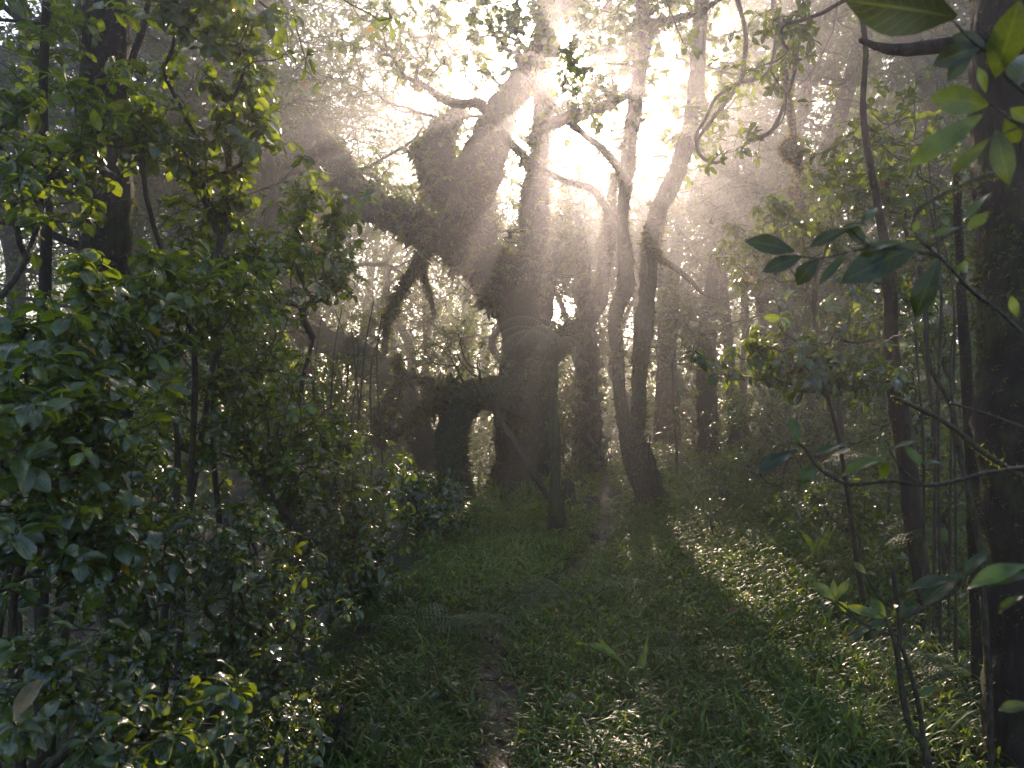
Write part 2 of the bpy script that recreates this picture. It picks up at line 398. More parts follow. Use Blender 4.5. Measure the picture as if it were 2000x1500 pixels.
MOSSM = leaf_mat('moss_tuft', (0.028, 0.036, 0.012), (0.045, 0.058, 0.016), (0.09, 0.095, 0.02), rough=0.8, trans=0.35, veins=False, odd=False, tcol=(0.26, 0.29, 0.05))
GOLDM = leaf_mat('golden_lichen_rimlight', (0.08, 0.065, 0.015), (0.15, 0.11, 0.02), (0.22, 0.15, 0.03), rough=0.8, trans=0.5, veins=False, odd=False, tcol=(0.45, 0.38, 0.06))  # yellow lichen; the gold also stands in for backlit rim light
DEADM = leaf_mat('dead_leaf', (0.035, 0.022, 0.014), (0.07, 0.042, 0.024), (0.13, 0.085, 0.05), rough=0.4, trans=0.15, veins=True, odd=False, tcol=(0.2, 0.12, 0.05))
BARK = bark_mat('mossy_bark', amount=0.55)
BARKD = bark_mat('dark_bark', base=(0.022, 0.017, 0.014), moss=(0.03, 0.034, 0.013), amount=0.3, scale=4)
TWIG = bark_mat('twig_bark', base=(0.04, 0.03, 0.022), moss=(0.05, 0.05, 0.02), amount=0.35, scale=15, rough=0.6)

# ------------------------------------------------------------------ the setting
def build_ground():
    xs = np.concatenate([np.linspace(-90, -14, 40)[:-1], np.linspace(-14, 14, 190)[:-1], np.linspace(14, 90, 40)])
    ys = np.concatenate([np.linspace(-25, -1, 14)[:-1], np.linspace(-1, 26, 200)[:-1], np.linspace(26, 120, 50)])
    X, Y = np.meshgrid(xs, ys); Z = H(X, Y)
    V = np.stack([X, Y, Z], -1).reshape(-1, 3); nx, ny = len(xs), len(ys)
    i = np.arange(nx * ny).reshape(ny, nx)
    F = np.stack([i[:-1, :-1], i[:-1, 1:], i[1:, 1:], i[1:, :-1]], -1).reshape(-1, 4)
    m, t, N = mat('forest_soil'); L = t.links.new
    geo = N('ShaderNodeNewGeometry'); n1 = N('ShaderNodeTexNoise'); n1.inputs['Scale'].default_value = 1.3; n1.inputs['Detail'].default_value = 5
    n2 = N('ShaderNodeTexNoise'); n2.inputs['Scale'].default_value = 32; n2.inputs['Detail'].default_value = 6
    L(geo.outputs['Position'], n1.inputs['Vector']); L(geo.outputs['Position'], n2.inputs['Vector'])
    a = ramp(N, [(0.3, (0.012, 0.009, 0.006)), (0.7, (0.045, 0.033, 0.022))]); L(n2.outputs['Fac'], a.inputs[0])
    b = ramp(N, [(0.3, (0.014, 0.022, 0.009)), (0.7, (0.035, 0.05, 0.018))]); L(n2.outputs['Fac'], b.inputs[0])
    f = N('ShaderNodeMapRange'); f.inputs[1].default_value = 0.42; f.inputs[2].default_value = 0.58; L(n1.outputs['Fac'], f.inputs[0])
    mx = N('ShaderNodeMix', data_type='RGBA'); L(f.outputs[0], mx.inputs[0]); L(a.outputs[0], mx.inputs[6]); L(b.outputs[0], mx.inputs[7])
    pb = N('ShaderNodeBsdfPrincipled'); L(mx.outputs[2], pb.inputs['Base Color']); pb.inputs['Roughness'].default_value = 0.85
    bp = N('ShaderNodeBump'); bp.inputs['Strength'].default_value = 0.8; bp.inputs['Distance'].default_value = 0.03; L(n2.outputs['Fac'], bp.inputs['Height']); L(bp.outputs[0], pb.inputs['Normal'])
    out = N('ShaderNodeOutputMaterial'); L(pb.outputs[0], out.inputs[0])
    mb = MB(); mb.add(V, F); o = mb.build('ground', m); tag(o, 'dark forest floor falling into a gully on the left', 'ground', kind='structure')
    # trodden path: a thin sheet following the soil
    c = catmull(np.column_stack([PATH, np.zeros(len(PATH))]), 160)[:, :2]
    T = nrm(np.gradient(c, axis=0)); Nn = np.stack([T[:, 1], -T[:, 0]], -1)
    wdt = 0.14 + 0.05 * np.sin(np.arange(160) * 0.31) + 0.03 * np.sin(np.arange(160) * 0.83)
    rows = []
    for s in np.linspace(-1, 1, 7):
        q = c + Nn * (wdt * s)[:, None]; z = H(q[:, 0], q[:, 1]) + 0.012 - 0.012 * abs(s) ** 3 + 0.006 * sn(np.column_stack([q, q[:, 0]]), 9, 1)
        rows.append(np.column_stack([q, z]))
    V = np.stack(rows, 1); n, k = V.shape[:2]; i = np.arange(n * k).reshape(n, k)
    F = np.stack([i[:-1, :-1], i[:-1, 1:], i[1:, 1:], i[1:, :-1]], -1).reshape(-1, 4)
    m2 = bark_mat('wet_earth', base=(0.05, 0.038, 0.028), moss=(0.03, 0.035, 0.015), amount=0.1, scale=9, rough=0.45)
    mb = MB(); mb.add(V.reshape(-1, 3), F); o = mb.build('path', m2); tag(o, 'narrow wet earth footpath through the grass', 'path', kind='structure')
build_ground()

def ok_grass(x, y, r):
    e = gully_edge(y)
    a = np.where(x > e - 0.15 + 0.25 * sn(np.column_stack([x, y, y * 0]), 2.5, 3), 1.0, 0.05)
    a *= 0.12 + 0.88 * sstep(0.04, 0.22, path_dist(x, y) + .06 * sn(np.column_stack([x, y, y * 0]), 5, 1))
    dk = sstep(1.25, 2.2, x / np.maximum(y, 0.5) * 4.2 + 0.3 * sn(np.column_stack([x, y, y * 0]), 1.2, 1)) * (1 - sstep(5.0, 7.5, y))
    a *= 1 - 0.75 * dk
    a *= 0.55 + 0.45 * sstep(-0.5, 0.2, sn(np.column_stack([x, y, y * 0]), 1.4, 2))
    return r.uniform(0, 1, len(x)) < a
def build_grass():
    r = np.random.default_rng(5); mb = MB()
    def lay(n, y0, y1, T, per, hh, spread, sz, wid):
        y = y0 + (y1 - y0) * r.uniform(0, 1, n) ** 0.8; x = y * r.uniform(-0.72, 0.78, n)
        k = ok_grass(x, y, r); x, y = x[k], y[k]
        z = H(x, y); m = len(x); idx = np.repeat(np.arange(m), per); N = len(idx)
        patch = 0.5 + 0.5 * sn(np.column_stack([x, y, y * 0]), 0.8, 4)
        hgt = hh * r.uniform(0.15, 1, m) * (0.6 + 0.6 * patch)
        b = np.column_stack([x, y, z])[idx]; hz = hgt[idx] * r.uniform(0.2, 1, N)
        az = r.uniform(0, 6.28, N); lean = r.normal(0, 0.25, (m, 2))[idx]
        b[:, 2] += hz; b[:, :2] += lean * hz[:, None] + r.normal(0, spread, (N, 2))
        d = np.column_stack([np.cos(az), np.sin(az), r.uniform(0.9, 3.2, N)])
        nn = np.column_stack([-np.cos(az) * 0.2, -np.sin(az) * 0.2, np.ones(N)]) + r.normal(0, 0.25, (N, 3))
        s = sz * r.uniform(0.5, 1.25, N)
        tt = np.clip(patch[idx] * 0.4 + r.uniform(0, 0.6, N), 0, 0.98); o = r.uniform(0, 1, N); tt = np.where(o > 0.985, 1.1, tt)
        leaves(mb, b, d, nn, s, T, tint=tt, wid=wid * r.uniform(0.7, 1.3, N), r=r)
    lay(19000, 2.4, 6.0, BLADE, 7, 0.17, 0.02, 0.12, 0.7)
    lay(24000, 5.0, 11.0, BLADE2, 7, 0.20, 0.03, 0.14, 1.0)
    lay(22000, 10.0, 30.0, BLADE2, 5, 0.28, 0.06, 0.2, 1.5)
    m = 1500; y = 3.2 + 11 * r.uniform(0, 1, m) ** 1.2; x = y * r.uniform(-.25, .75, m); k = (x > gully_edge(y) + .3) & (path_dist(x, y) > .35) & (sn(np.column_stack([x, y, y * 0]), 1.1, 5) > .05); x, y = x[k], y[k]
    idx = np.repeat(np.arange(len(x)), 9); N = len(idx); az = r.uniform(0, 6.28, N)
    leaves(mb, np.column_stack([x, y, H(x, y)])[idx] + r.normal(0, .02, (N, 3)) * [1, 1, 0], np.column_stack([np.cos(az), np.sin(az), r.uniform(2.0, 4.5, N)]), np.column_stack([-np.cos(az), -np.sin(az), r.uniform(.3, .8, N)]), r.uniform(.16, .32, N) * (1 + .5 * sstep(5, 8, y[idx])), BLADE, tint=r.uniform(.3, .98, N), wid=.36, r=r)
    o = mb.build('grass', GRASSM); tag(o, 'low arching bamboo grass covering the bank', 'grass', kind='stuff')
    # small broad herbs in the gully and the dark corner
    mb = MB()
    n = 5200; y = 2.4 + 16 * r.uniform(0, 1, n) ** 1.3; x = y * r.uniform(-0.75, 0.8, n)
    e = gully_edge(y); k = ((x < e + 0.35) | ((x / y > 0.33) & (y < 5.5)) | (r.uniform(0, 1, n) < 0.10)) & (path_dist(x, y) > 0.2)
    x, y = x[k], y[k]; m = len(x); hz = r.uniform(0.02, 0.28, m) * np.where(x < gully_edge(y), 1.5, 0.7)
    tips = np.column_stack([x, y, H(x, y) + hz]); dirs = np.column_stack([r.normal(0, .3, m), r.normal(0, .3, m), np.ones(m)])
    rosettes(mb, tips, dirs, 0.045, MIDE, per=5, open_=(60, 100), droop=0.15, r=r)
    base = tips.copy(); base[:, 2] -= hz; base[:, :2] += r.normal(0, 0.03, (m, 2))
    Cc = base[:, None] + (tips - base)[:, None] * np.linspace(0, 1, 3)[None, :, None]
    batch_tubes(mb, Cc, np.full((m, 3), 0.0015), 3)
    o = mb.build('undergrowth', WET); tag(o, 'small-leaved herbs carpeting the gully and forest floor', 'undergrowth', kind='stuff')
    # leaf litter
    mb = MB(); n = 11000; y = 2.3 + 14 * r.uniform(0, 1, n) ** 1.6; x = y * r.uniform(-0.75, 0.8, n)
    k = ((x / y > 0.33) & (y < 5.5)) | ((path_dist(x, y) < 0.22) & (r.uniform(0, 1, n) < .9)) | (x < gully_edge(y)) | (r.uniform(0, 1, n) < 0.06); x, y = x[k], y[k]
    m = len(x); az = r.uniform(0, 6.28, m)
    leaves(mb, np.column_stack([x, y, H(x, y) + r.uniform(0.004, 0.03, m)]), np.column_stack([np.cos(az), np.sin(az), r.uniform(-.1, .25, m)]),
           np.column_stack([r.normal(0, .35, m), r.normal(0, .35, m), np.ones(m)]), r.uniform(0.04, 0.11, m), MIDE, tint=r.uniform(0, .98, m), r=r)
    o = mb.build('leaf_litter', DEADM); tag(o, 'brown and grey dead leaves littering the soil', 'leaf litter', kind='stuff')
build_grass()

# ------------------------------------------------------------------ trees with hand-placed trunks
def moss_on(mb, surf, count, length, r, up_only=0.0, hang=0.6, T=None):
    """tufts of moss on trunk surfaces"""
    V = np.vstack([s[0] for s in surf]); Nn = np.vstack([s[1] for s in surf]); W = np.concatenate([s[2] for s in surf])
    w_ = W * (0.35 + np.clip(sn(V, 2.2, 2) + 0.4, 0, 1)); w_ = w_ / w_.sum()
    i = r.choice(len(V), count, p=w_)
    NX = np.concatenate([s[3] + o for s, o in zip(surf, np.cumsum([0] + [len(s[0]) for s in surf[:-1]]))]); NY = np.concatenate([s[4] + o for s, o in zip(surf, np.cumsum([0] + [len(s[0]) for s in surf[:-1]]))])
    a_, b_ = r.uniform(0, 1, (2, count, 1))
    p = V[i] + (V[NX[i]] - V[i]) * a_ + (V[NY[i]] - V[i]) * b_
    d = Nn[i] + r.normal(0, 0.5, (count, 3)); d[:, 2] -= hang * r.uniform(0.0, 1.6, count)
    leaves(mb, p - Nn[i] * 0.008, d, r.normal(0, 1, (count, 3)), length * r.uniform(0.4, 1.5, count) * (0.6 + 0.8 * np.clip(sn(p, 4, 1), 0, 1)),
           T or BLADE2, tint=np.clip(r.uniform(0, 0.9, count), 0, 1), wid=2.2, r=r)

def pxpath(pts, d):
    """(px, py, radius_px[, extra depth]) -> points, radii"""
    q = [P(p[0], p[1], d + (p[3] if len(p) > 3 else 0)) for p in pts]
    return np.array(q), np.array([p[2] * (d + (p[3] if len(p) > 3 else 0)) / FPX for p in pts])

def limb_tree(name, label, cat, d, limbs, moss=0, moss_len=0.05, bark=BARK, group=None, step=0.07, lump=0.14, freq=3.0, seed=1, extra=None, hang=0.6, sides=14):
    """limbs: list of (part_name, pts). First starts at the ground."""
    r = np.random.default_rng(seed)
    p0, _ = pxpath(limbs[0][1], d); b = p0[0].copy()
    root = thing(name, label, cat, (b[0], b[1], b[2]), group)
    surf = []; out = []
    for i, (part, pts) in enumerate(limbs):
        c, rad = pxpath(pts, d); mb = MB()
        if i == 0:  # root flare down into the soil
            g = Hs(c[0][0], c[0][1]); c = np.vstack([[c[0][0], c[0][1], g - 0.25], [c[0][0], c[0][1], g + 0.02], c[1:]]); rad = np.concatenate([[rad[0] * 1.35, rad[0] * 1.1], rad[1:]])
        s = tube(mb, c, rad, sides=sides if rad.max() > 0.05 else 7, step=step if rad.max() > 0.05 else step * 0.8, lump=lump, freq=freq)
        surf.append(s); out.append((c, rad)); mb.build(part, bark, root)
    if moss:
        mb = MB(); moss_on(mb, surf, moss, moss_len, r, hang=hang)
        if d > 10: moss_on(mb, surf[1:] or surf, moss // 6, moss_len * 2.6, r, hang=2.5)
        mb.build('moss_clumps', MOSSM, root)
    return root, out

def crown(root, seeds, blobs, n, size, T, leafmat, per=6, hole=-0.3, hf=2.0, seed=1, tip=0.0025, name='foliage', droop=0.25, open_=(45, 95), bname='branch', rise=0.25, jit=0.35, wob=0.07, bark=None, wid=1.0):
    r = np.random.default_rng(seed)
    tg = in_blobs(blobs, n, r, hole, hf)
    C, RR, tips, D = grow(seeds, tg, r, tip=tip, rise=rise, wob=wob)
    branch_parts(C, RR, root, bark or TWIG, name=bname)
    mb = MB(); D = nrm(D + np.array([0, 0, 0.5])); rosettes(mb, tips, D, size, T, per=per, droop=droop, open_=open_, r=r, jit=jit, wid=wid)
    mb.build(name, leafmat, root)

# --- twin-stemmed tree beside the path
D1 = 11.0
twin, tw = limb_tree('twin_stemmed_tree', 'dark mossy tree forking low into twin upright stems beside the path', 'tree', D1, [
    ('trunk', [(1272, 1012, 40), (1266, 975, 31), (1256, 930, 26), (1244, 890, 25), (1233, 852, 24), (1229, 820, 19)]),
    ('stem', [(1228, 862, 17), (1214, 810, 14), (1209, 760, 12), (1208, 700, 12), (1201, 645, 13), (1206, 600, 15), (1222, 568, 18), (1224, 520, 15), (1217, 450, 13), (1219, 380, 14), (1228, 300, 13), (1238, 220, 15), (1250, 130, 14), (1253, 50, 16), (1256, -40, 13), (1250, -140, 10)]),
    ('stem', [(1238, 862, 18), (1248, 800, 15), (1249, 740, 15), (1253, 680, 16), (1261, 620, 20), (1266, 560, 18), (1266, 500, 15), (1275, 450, 17), (1294, 400, 18), (1318, 345, 17), (1336, 290, 16), (1350, 220, 15), (1362, 140, 14), (1366, 40, 15), (1372, -80, 12)]),
    ('limb', [(1226, 500, 8), (1205, 440, 8), (1180, 400, 8), (1156, 370, 7), (1100, 352, 6), (1045, 322, 7), (1000, 282, 7), (965, 240, 8), (938, 203, 9), (900, 203, 9), (862, 192, 8), (830, 168, 6), (792, 152, 4)]),
    ('limb', [(1222, 400, 9), (1216, 345, 8), (1185, 300, 7), (1140, 262, 6), (1100, 225, 7), (1062, 190, 6), (1035, 158, 5), (1010, 120, 3)]),
    ('limb', [(1350, 210, 9), (1300, 200, 0.1)][:0] or [(1253, 60, 10), (1285, 45, 8), (1330, 35, 8), (1370, 20, 6), (1420, -10, 4)]),
    ('limb', [(1276, 500, 7), (1310, 518, 5), (1345, 545, 5), (1372, 572, 4), (1400, 582, 3)]),
    ('limb', [(1246, 170, 8), (1200, 200, 9), (1150, 215, 11), (1100, 232, 11), (1062, 250, 10), (1035, 275, 8)]),
], moss=15000, moss_len=0.055, seed=21, lump=0.22, freq=4.0)
seeds = np.vstack([catmull(tw[i][0], 24) for i in (1, 2, 3, 4, 5, 7)])
seeds = seeds[seeds[:, 2] > 4.2]
crown(twin, seeds, [blob(1120, 120, 10.5, 150, 110, 1.2), blob(900, 90, 10.5, 130, 80, 1.0), blob(1330, 60, 11, 140, 90, 1.5), blob(1240, -120, 11, 330, 130, 2.2), blob(1180, 180, 10.5, 80, 60, .7),
                    blob(1350, 260, 11, 60, 80, 1), blob(1050, 60, 10.5, 120, 90, .8), blob(1160, 90, 10.8, 110, 80, .8), blob(1420, 130, 11, 90, 110, 1), blob(780, 60, 10.5, 130, 70, .8), blob(900, 40, 10.2, 120, 60, .6)], 1500, 0.13, MIDR, BROAD, per=5, hole=-0.2, hf=1.8, seed=22, tip=0.004)

# --- old gnarled tree
D2 = 14.5
gn, gp = limb_tree('gnarled_tree', 'massive old gnarled tree with thick moss-laden limbs reaching left, in misty light', 'tree', D2, [
    ('trunk', [(1000, 985, 62), (1004, 930, 44), (1008, 860, 37), (1012, 780, 38), (1014, 700, 40), (1010, 630, 44), (1000, 570, 52), (985, 520, 50)]),
    ('limb', [(1005, 600, 45), (960, 535, 46), (915, 495, 42), (865, 462, 38), (815, 440, 38), (765, 422, 36), (722, 398, 36), (690, 366, 38), (655, 325, 40), (622, 285, 40), (590, 258, 26)]),
    ('limb', [(960, 520, 40), (935, 460, 38), (922, 400, 37), (938, 330, 40), (956, 270, 37), (985, 215, 30), (1018, 170, 28), (1050, 115, 26), (1085, 50, 24), (1120, -30, 22), (1150, -150, 18)]),
    ('limb', [(905, 430, 36), (885, 375, 30), (858, 325, 30), (856, 280, 26), (876, 245, 22), (896, 222, 12)]),
    ('limb', [(890, 420, 26), (860, 360, 30), (838, 312, 26), (822, 292, 15)]),
    ('limb', [(1012, 620, 30), (1030, 540, 32), (1042, 460, 30), (1050, 380, 24), (1055, 300, 20), (1060, 200, 19), (1058, 100, 16), (1060, 0, 14)]),
    ('limb', [(835, 480, 14), (812, 520, 12), (790, 560, 10), (768, 600, 9), (757, 640, 7), (750, 690, 6)]),
    ('limb', [(828, 485, 9), (825, 530, 8), (840, 575, 7), (848, 620, 4)]),
    ('limb', [(680, 385, 12), (668, 430, 9), (664, 480, 6)]),
], moss=30000, moss_len=0.09, seed=31, lump=0.3, freq=2.6, sides=18)
crown(gn, catmull(gp[1][0], 50)[10:], [blob(900, 430, 13.6, 130, 60, .9), blob(1080, 450, 13.6, 110, 100, 1.0), blob(740, 330, 14.2, 110, 70, 1), blob(960, 540, 13.6, 60, 40, .6)],
      260, 0.16, MIDL, MIDLEAF, per=7, hole=-0.4, hf=1.5, seed=32, tip=0.004)
crown(gn, catmull(gp[2][0], 40)[18:], [blob(1180, 20, 15, 190, 90, 2), blob(1060, -120, 15, 350, 70, 2), blob(800, 90, 15, 120, 120, 1.6), blob(690, 60, 15, 130, 110, 1.4), blob(1200, 330, 15, 130, 60, 1)], 520, 0.14, MIDE, MIDLEAF, per=7, hole=-0.2, hf=1.2, seed=33, tip=0.004)

def epiphytes(root, parts, n, size, seed, T=MIDL, lm=MIDLEAF, up=.6):
    r = np.random.default_rng(seed); mb = MB()
    c = np.vstack([catmull(np.column_stack([a, b]), 60)[6:] for a, b in parts]); i = r.integers(0, len(c), n)
    i = i[sn(c[i][:, :3], 1.3, 1) > -.25]; u = nrm(r.normal(size=(len(i), 3)) + [0, 0, up])
    rosettes(mb, c[i][:, :3] + u * (c[i][:, 3:4] * 1.02 + r.uniform(0, .12, (len(i), 1))), u + [0, 0, .2], size, T, per=7, r=r, droop=.5, jit=.6); mb.build('ivy', lm, root)
epiphytes(gn, gp[1:5], 1100, .2, 35, lm=BROAD, T=MIDE)
epiphytes(gn, [gp[0], gp[5]], 300, .17, 36)
# --- bridge-shaped tree in front of it
D3 = 12.4
br, bp_ = limb_tree('arching_tree', 'low black mossy tree bent over like a bridge left of the tree fern', 'tree', D3, [
    ('trunk', [(896, 985, 36), (888, 930, 28), (884, 880, 28), (886, 830, 32), (902, 786, 36), (940, 772, 34), (985, 780, 40), (1020, 786, 40), (1042, 755, 30), (1058, 715, 24), (1082, 682, 24), (1112, 652, 18), (1145, 625, 15), (1172, 590, 14), (1180, 540, 14), (1184, 480, 13), (1192, 410, 11), (1200, 340, 8)]),
    ('limb', [(1010, 800, 24), (1016, 822, 22), (1018, 838, 10)]),
    ('limb', [(886, 772, 20), (868, 762, 17), (850, 752, 13), (828, 742, 8), (806, 738, 8), (786, 736, 9), (774, 735, 5)]),
    ('limb', [(778, 690, 3), (782, 735, 4), (780, 780, 4), (765, 820, 5), (748, 856, 8)]),
    ('limb', [(786, 738, 5), (768, 760, 5), (748, 788, 6), (740, 822, 6), (743, 858, 7)]),
    ('limb', [(834, 746, 3), (840, 775, 3), (830, 805, 5), (800, 828, 8), (768, 848, 9), (742, 862, 9)]),
], moss=20000, moss_len=0.08, seed=41, lump=0.24, freq=4.0, sides=16)
mosst = catmull(bp_[0][0], 60)
crown(br, mosst[18:34], [blob(870, 660, 12.2, 50, 45, .4), blob(905, 690, 12.2, 60, 40, .4), blob(970, 715, 12.2, 70, 24, .3), blob(815, 690, 12.2, 36, 30, .3)], 75, 0.15, MIDL, MIDLEAF, per=8, hole=-0.9, seed=42, tip=0.004, name='foliage')
epiphytes(br, [(bp_[0][0][3:], bp_[0][1][3:])], 260, .11, 44, up=1.0)
# --- tree fern
def frond(mb, base, az, elev, L, width, r, droop=1.0, n=26, roll=0.0, tint=0.6, m=9, hang=0.25, lw=1.0, lf=.15):
    """pinnate frond: rachis plus two rows of pinnae that taper to the tip, each of small leaflets"""
    t = np.linspace(0, 1, n); h = np.array([math.cos(az), math.sin(az), 0])
    ang = elev - droop * t * 1.6
    dl = L / (n - 1); pts = [np.asarray(base, float)]
    for a in ang[:-1]: pts.append(pts[-1] + dl * (h * math.cos(a) + np.array([0, 0, math.sin(a)])))
    pts = np.array(pts); tube(mb, pts, np.linspace(0.006, 0.0015, n) * (L / 1.0) ** 0.5, sides=4, step=dl, lump=0, fine=0, cap=False, tint=0.3)
    T = nrm(np.gradient(pts, axis=0)); side = nrm(np.cross(T, np.array([0, 0, 1.0]))); up = np.cross(side, T)
    if roll: side = side * math.cos(roll) + up * math.sin(roll); up = np.cross(side, T)
    prof = np.sin(np.pi * np.clip(0.12 + 0.86 * t, 0, 1)) ** 0.75 * width
    k = np.arange(2, n)
    for s in (-1, 1):
        pd = nrm(side[k] * s + T[k] * 0.45 - up[k] * 0.15)
        # leaflets along each pinna
        u = np.linspace(0.06, 1, m); 
        pp = pts[k][:, None] + pd[:, None] * (prof[k][:, None, None] * u[None, :, None]) - np.array([0, 0, 1]) * (prof[k][:, None, None] * hang * (u ** 2)[None, :, None])
        Cc = pp; batch_tubes(mb, Cc, np.full((len(k), m), 0.0012), 3, tint=0.3)
        q = pp.reshape(-1, 3); pdr = np.repeat(pd, m, 0); Tr = np.repeat(T[k], m, 0); upr = np.repeat(up[k], m, 0)
        ls = (prof[k][:, None] * lf * (1 - 0.75 * u)[None] + 0.006).ravel()
        for s2 in (-1, 1):
            leaves(mb, q, pdr * 0.55 + Tr * s2, upr + r.normal(0, 0.12, upr.shape), ls, FPIN, tint=np.clip(tint + r.normal(0, .12, len(q)), 0, .98), wid=lw, r=r)
FPIN = tpls(2, 1, 'ell', (0.0,), (0.1, 0.3))
D6 = 9.2
tf, tp = limb_tree('tree_fern', 'slender tree fern with a mop of silvery fronds over its thin mossy trunk', 'tree fern', D6, [
    ('trunk', [(1090, 1060, 19), (1089, 1010, 16), (1085, 940, 12), (1083, 860, 11), (1081, 780, 9), (1081, 720, 9), (1082, 678, 9)])], moss=2600, moss_len=0.04, seed=51, lump=0.2, freq=7)
rf = np.random.default_rng(52); top = P(1082, 672, D6)
for az, el, L in [(180, 58, 1.0), (205, 44, 1.05), (160, 50, 0.95), (228, 60, 0.8), (135, 66, 0.7), (330, 40, 0.5), (20, 50, 0.45), (185, 80, 0.9), (260, 50, .6)]:
    mb = MB(); frond(mb, top + rf.normal(0, 0.02, 3), R(az), R(el), L * 0.95, 0.2, rf, droop=1.35, n=22, m=7, tint=.6, hang=.7, lw=.8, lf=.085); mb.build('frond', PALEFERN, tf)

# --- other trunks
def simple_tree(name, label, d, pts, seed, crownblobs=None, n=100, leaf=0.14, T=MIDE, lm=MIDLEAF, moss=1500, moss_len=0.05, bark=BARK, hole=-0.3, hf=1.6, per=6, cat='tree', group=None, ivy=0, extra=(), lump=0.14, freq=3.0, tip=0.004, droop=.25):
    root, o = limb_tree(name, label, cat, d, [('trunk', pts)] + list(extra), moss=moss, moss_len=moss_len, bark=bark, seed=seed, group=group, lump=lump, freq=freq)
    c = catmull(o[0][0], 40)
    if crownblobs: crown(root, c[22:], crownblobs, n, leaf, T, lm, per=per, hole=hole, hf=hf, seed=seed + 1, tip=tip, droop=droop)
    if ivy:
        r = np.random.default_rng(seed + 5); i = r.integers(2, 40, ivy); rr = np.interp(i, np.linspace(0, 40, len(o[0][1])), o[0][1])
        a = r.uniform(0, 6.28, ivy); off = np.column_stack([np.cos(a), np.sin(a), a * 0])
        mb = MB(); rosettes(mb, c[i] + off * (rr + r.uniform(0, 0.2, ivy))[:, None] + np.column_stack([a * 0, a * 0, r.uniform(-.2, .2, ivy)]), off + [0, 0, .3], leaf, T, per=5, r=r, droop=.5)
        mb.build('ivy', lm, root)
    return root, o
simple_tree('tree', 'leafy ivy-wrapped column of a tree standing in the gap behind the tree fern', 18.0,
            [(1158, 932, 27), (1157, 880, 20), (1155, 820, 19), (1152, 740, 17), (1148, 650, 16), (1140, 560, 15), (1135, 480, 12), (1120, 400, 9)], 61,
            [blob(1140, 480, 18, 90, 110, 1.4), blob(1160, 640, 17.6, 60, 70, .9)], 120, 0.2, moss=1800, moss_len=0.1, ivy=320)
simple_tree('tree', 'reddish hazy trunk directly behind the slender tree fern stem', 16.5,
            [(1055, 975, 34), (1053, 930, 28), (1048, 860, 30), (1046, 790, 30), (1050, 700, 26), (1060, 600, 20), (1075, 500, 16), (1090, 420, 12)], 62, [blob(1090, 560, 16, 90, 90, 1)], 90, 0.17, moss=1500, moss_len=.08, ivy=100)
simple_tree('tree', 'shadowy trunk at the right edge of the sunlit grass, nearest the misty beam', 19.0,
            [(1382, 893, 26), (1381, 850, 20), (1380, 790, 19), (1378, 700, 17), (1385, 600, 14), (1400, 500, 12), (1420, 400, 10), (1440, 300, 8)], 63,
            [blob(1400, 520, 18.5, 110, 110, 1.6), blob(1450, 420, 18, 120, 60, 1.6), blob(1380, 640, 18, 70, 60, 1)], 150, 0.2, moss=1500, moss_len=.1, ivy=140)
simple_tree('tree', 'broad stumpy dark trunk rising from tall dead grass on the right bank', 13.0,
            [(1502, 970, 46), (1506, 930, 34), (1512, 880, 26), (1520, 820, 22), (1526, 750, 20), (1530, 660, 17), (1540, 560, 15), (1550, 450, 12), (1556, 350, 10)], 64,
            [blob(1540, 560, 12.5, 130, 90, 1.5), blob(1480, 640, 12, 110, 60, 1.2), blob(1640, 520, 12, 110, 90, 1.2)], 260, 0.14, moss=2500, moss_len=.08, T=MIDL, ivy=60)
simple_tree('tree', 'straight bare trunk seen between the stumpy trunk and the leaning dark one', 15.0,
            [(1596, 950, 24), (1594, 880, 17), (1590, 800, 16), (1588, 700, 15), (1584, 600, 13), (1590, 480, 12), (1600, 360, 10)], 65,
            [blob(1600, 420, 14.5, 130, 110, 1.6), blob(1680, 560, 14, 120, 90, 1.4)], 200, 0.16, moss=1200, moss_len=.07)
simple_tree('tree', 'pale misty trunk just right of the twin stems inside the light shaft', 24.0,
            [(1310, 880, 22), (1310, 820, 18), (1305, 700, 16), (1312, 560, 14), (1330, 430, 11)], 66, [blob(1330, 560, 23, 70, 120, 1.6)], 80, 0.2, moss=600, moss_len=.1)
# leaning trunk far left-centre
simple_tree('leaning_tree', 'thick leaning trunk slanting down to the right behind the looping vines', 17.0,
            [(850, 950, 30), (838, 900, 24), (820, 850, 26), (796, 800, 30), (765, 750, 30), (728, 712, 30), (680, 685, 26), (630, 665, 24), (580, 640, 22), (545, 600, 20), (530, 540, 16), (520, 460, 12)], 67,
            [blob(560, 520, 16.5, 120, 90, 1.4), blob(690, 640, 16.5, 110, 40, 1)], 170, 0.17, moss=4500, moss_len=.1, lump=.2)
simple_tree('tree', 'upright hazy trunk left of the leaning trunk, half hidden by leaves', 15.5,
            [(545, 900, 30), (548, 800, 22), (552, 700, 20), (545, 600, 18), (535, 480, 17), (525, 350, 15), (515, 220, 14), (505, 60, 12), (500, -60, 10)], 68,
            [blob(500, 60, 15, 170, 120, 1.6), blob(620, 150, 16.5, 140, 90, 1.4)], 420, 0.12, per=4, moss=1500, moss_len=.08)
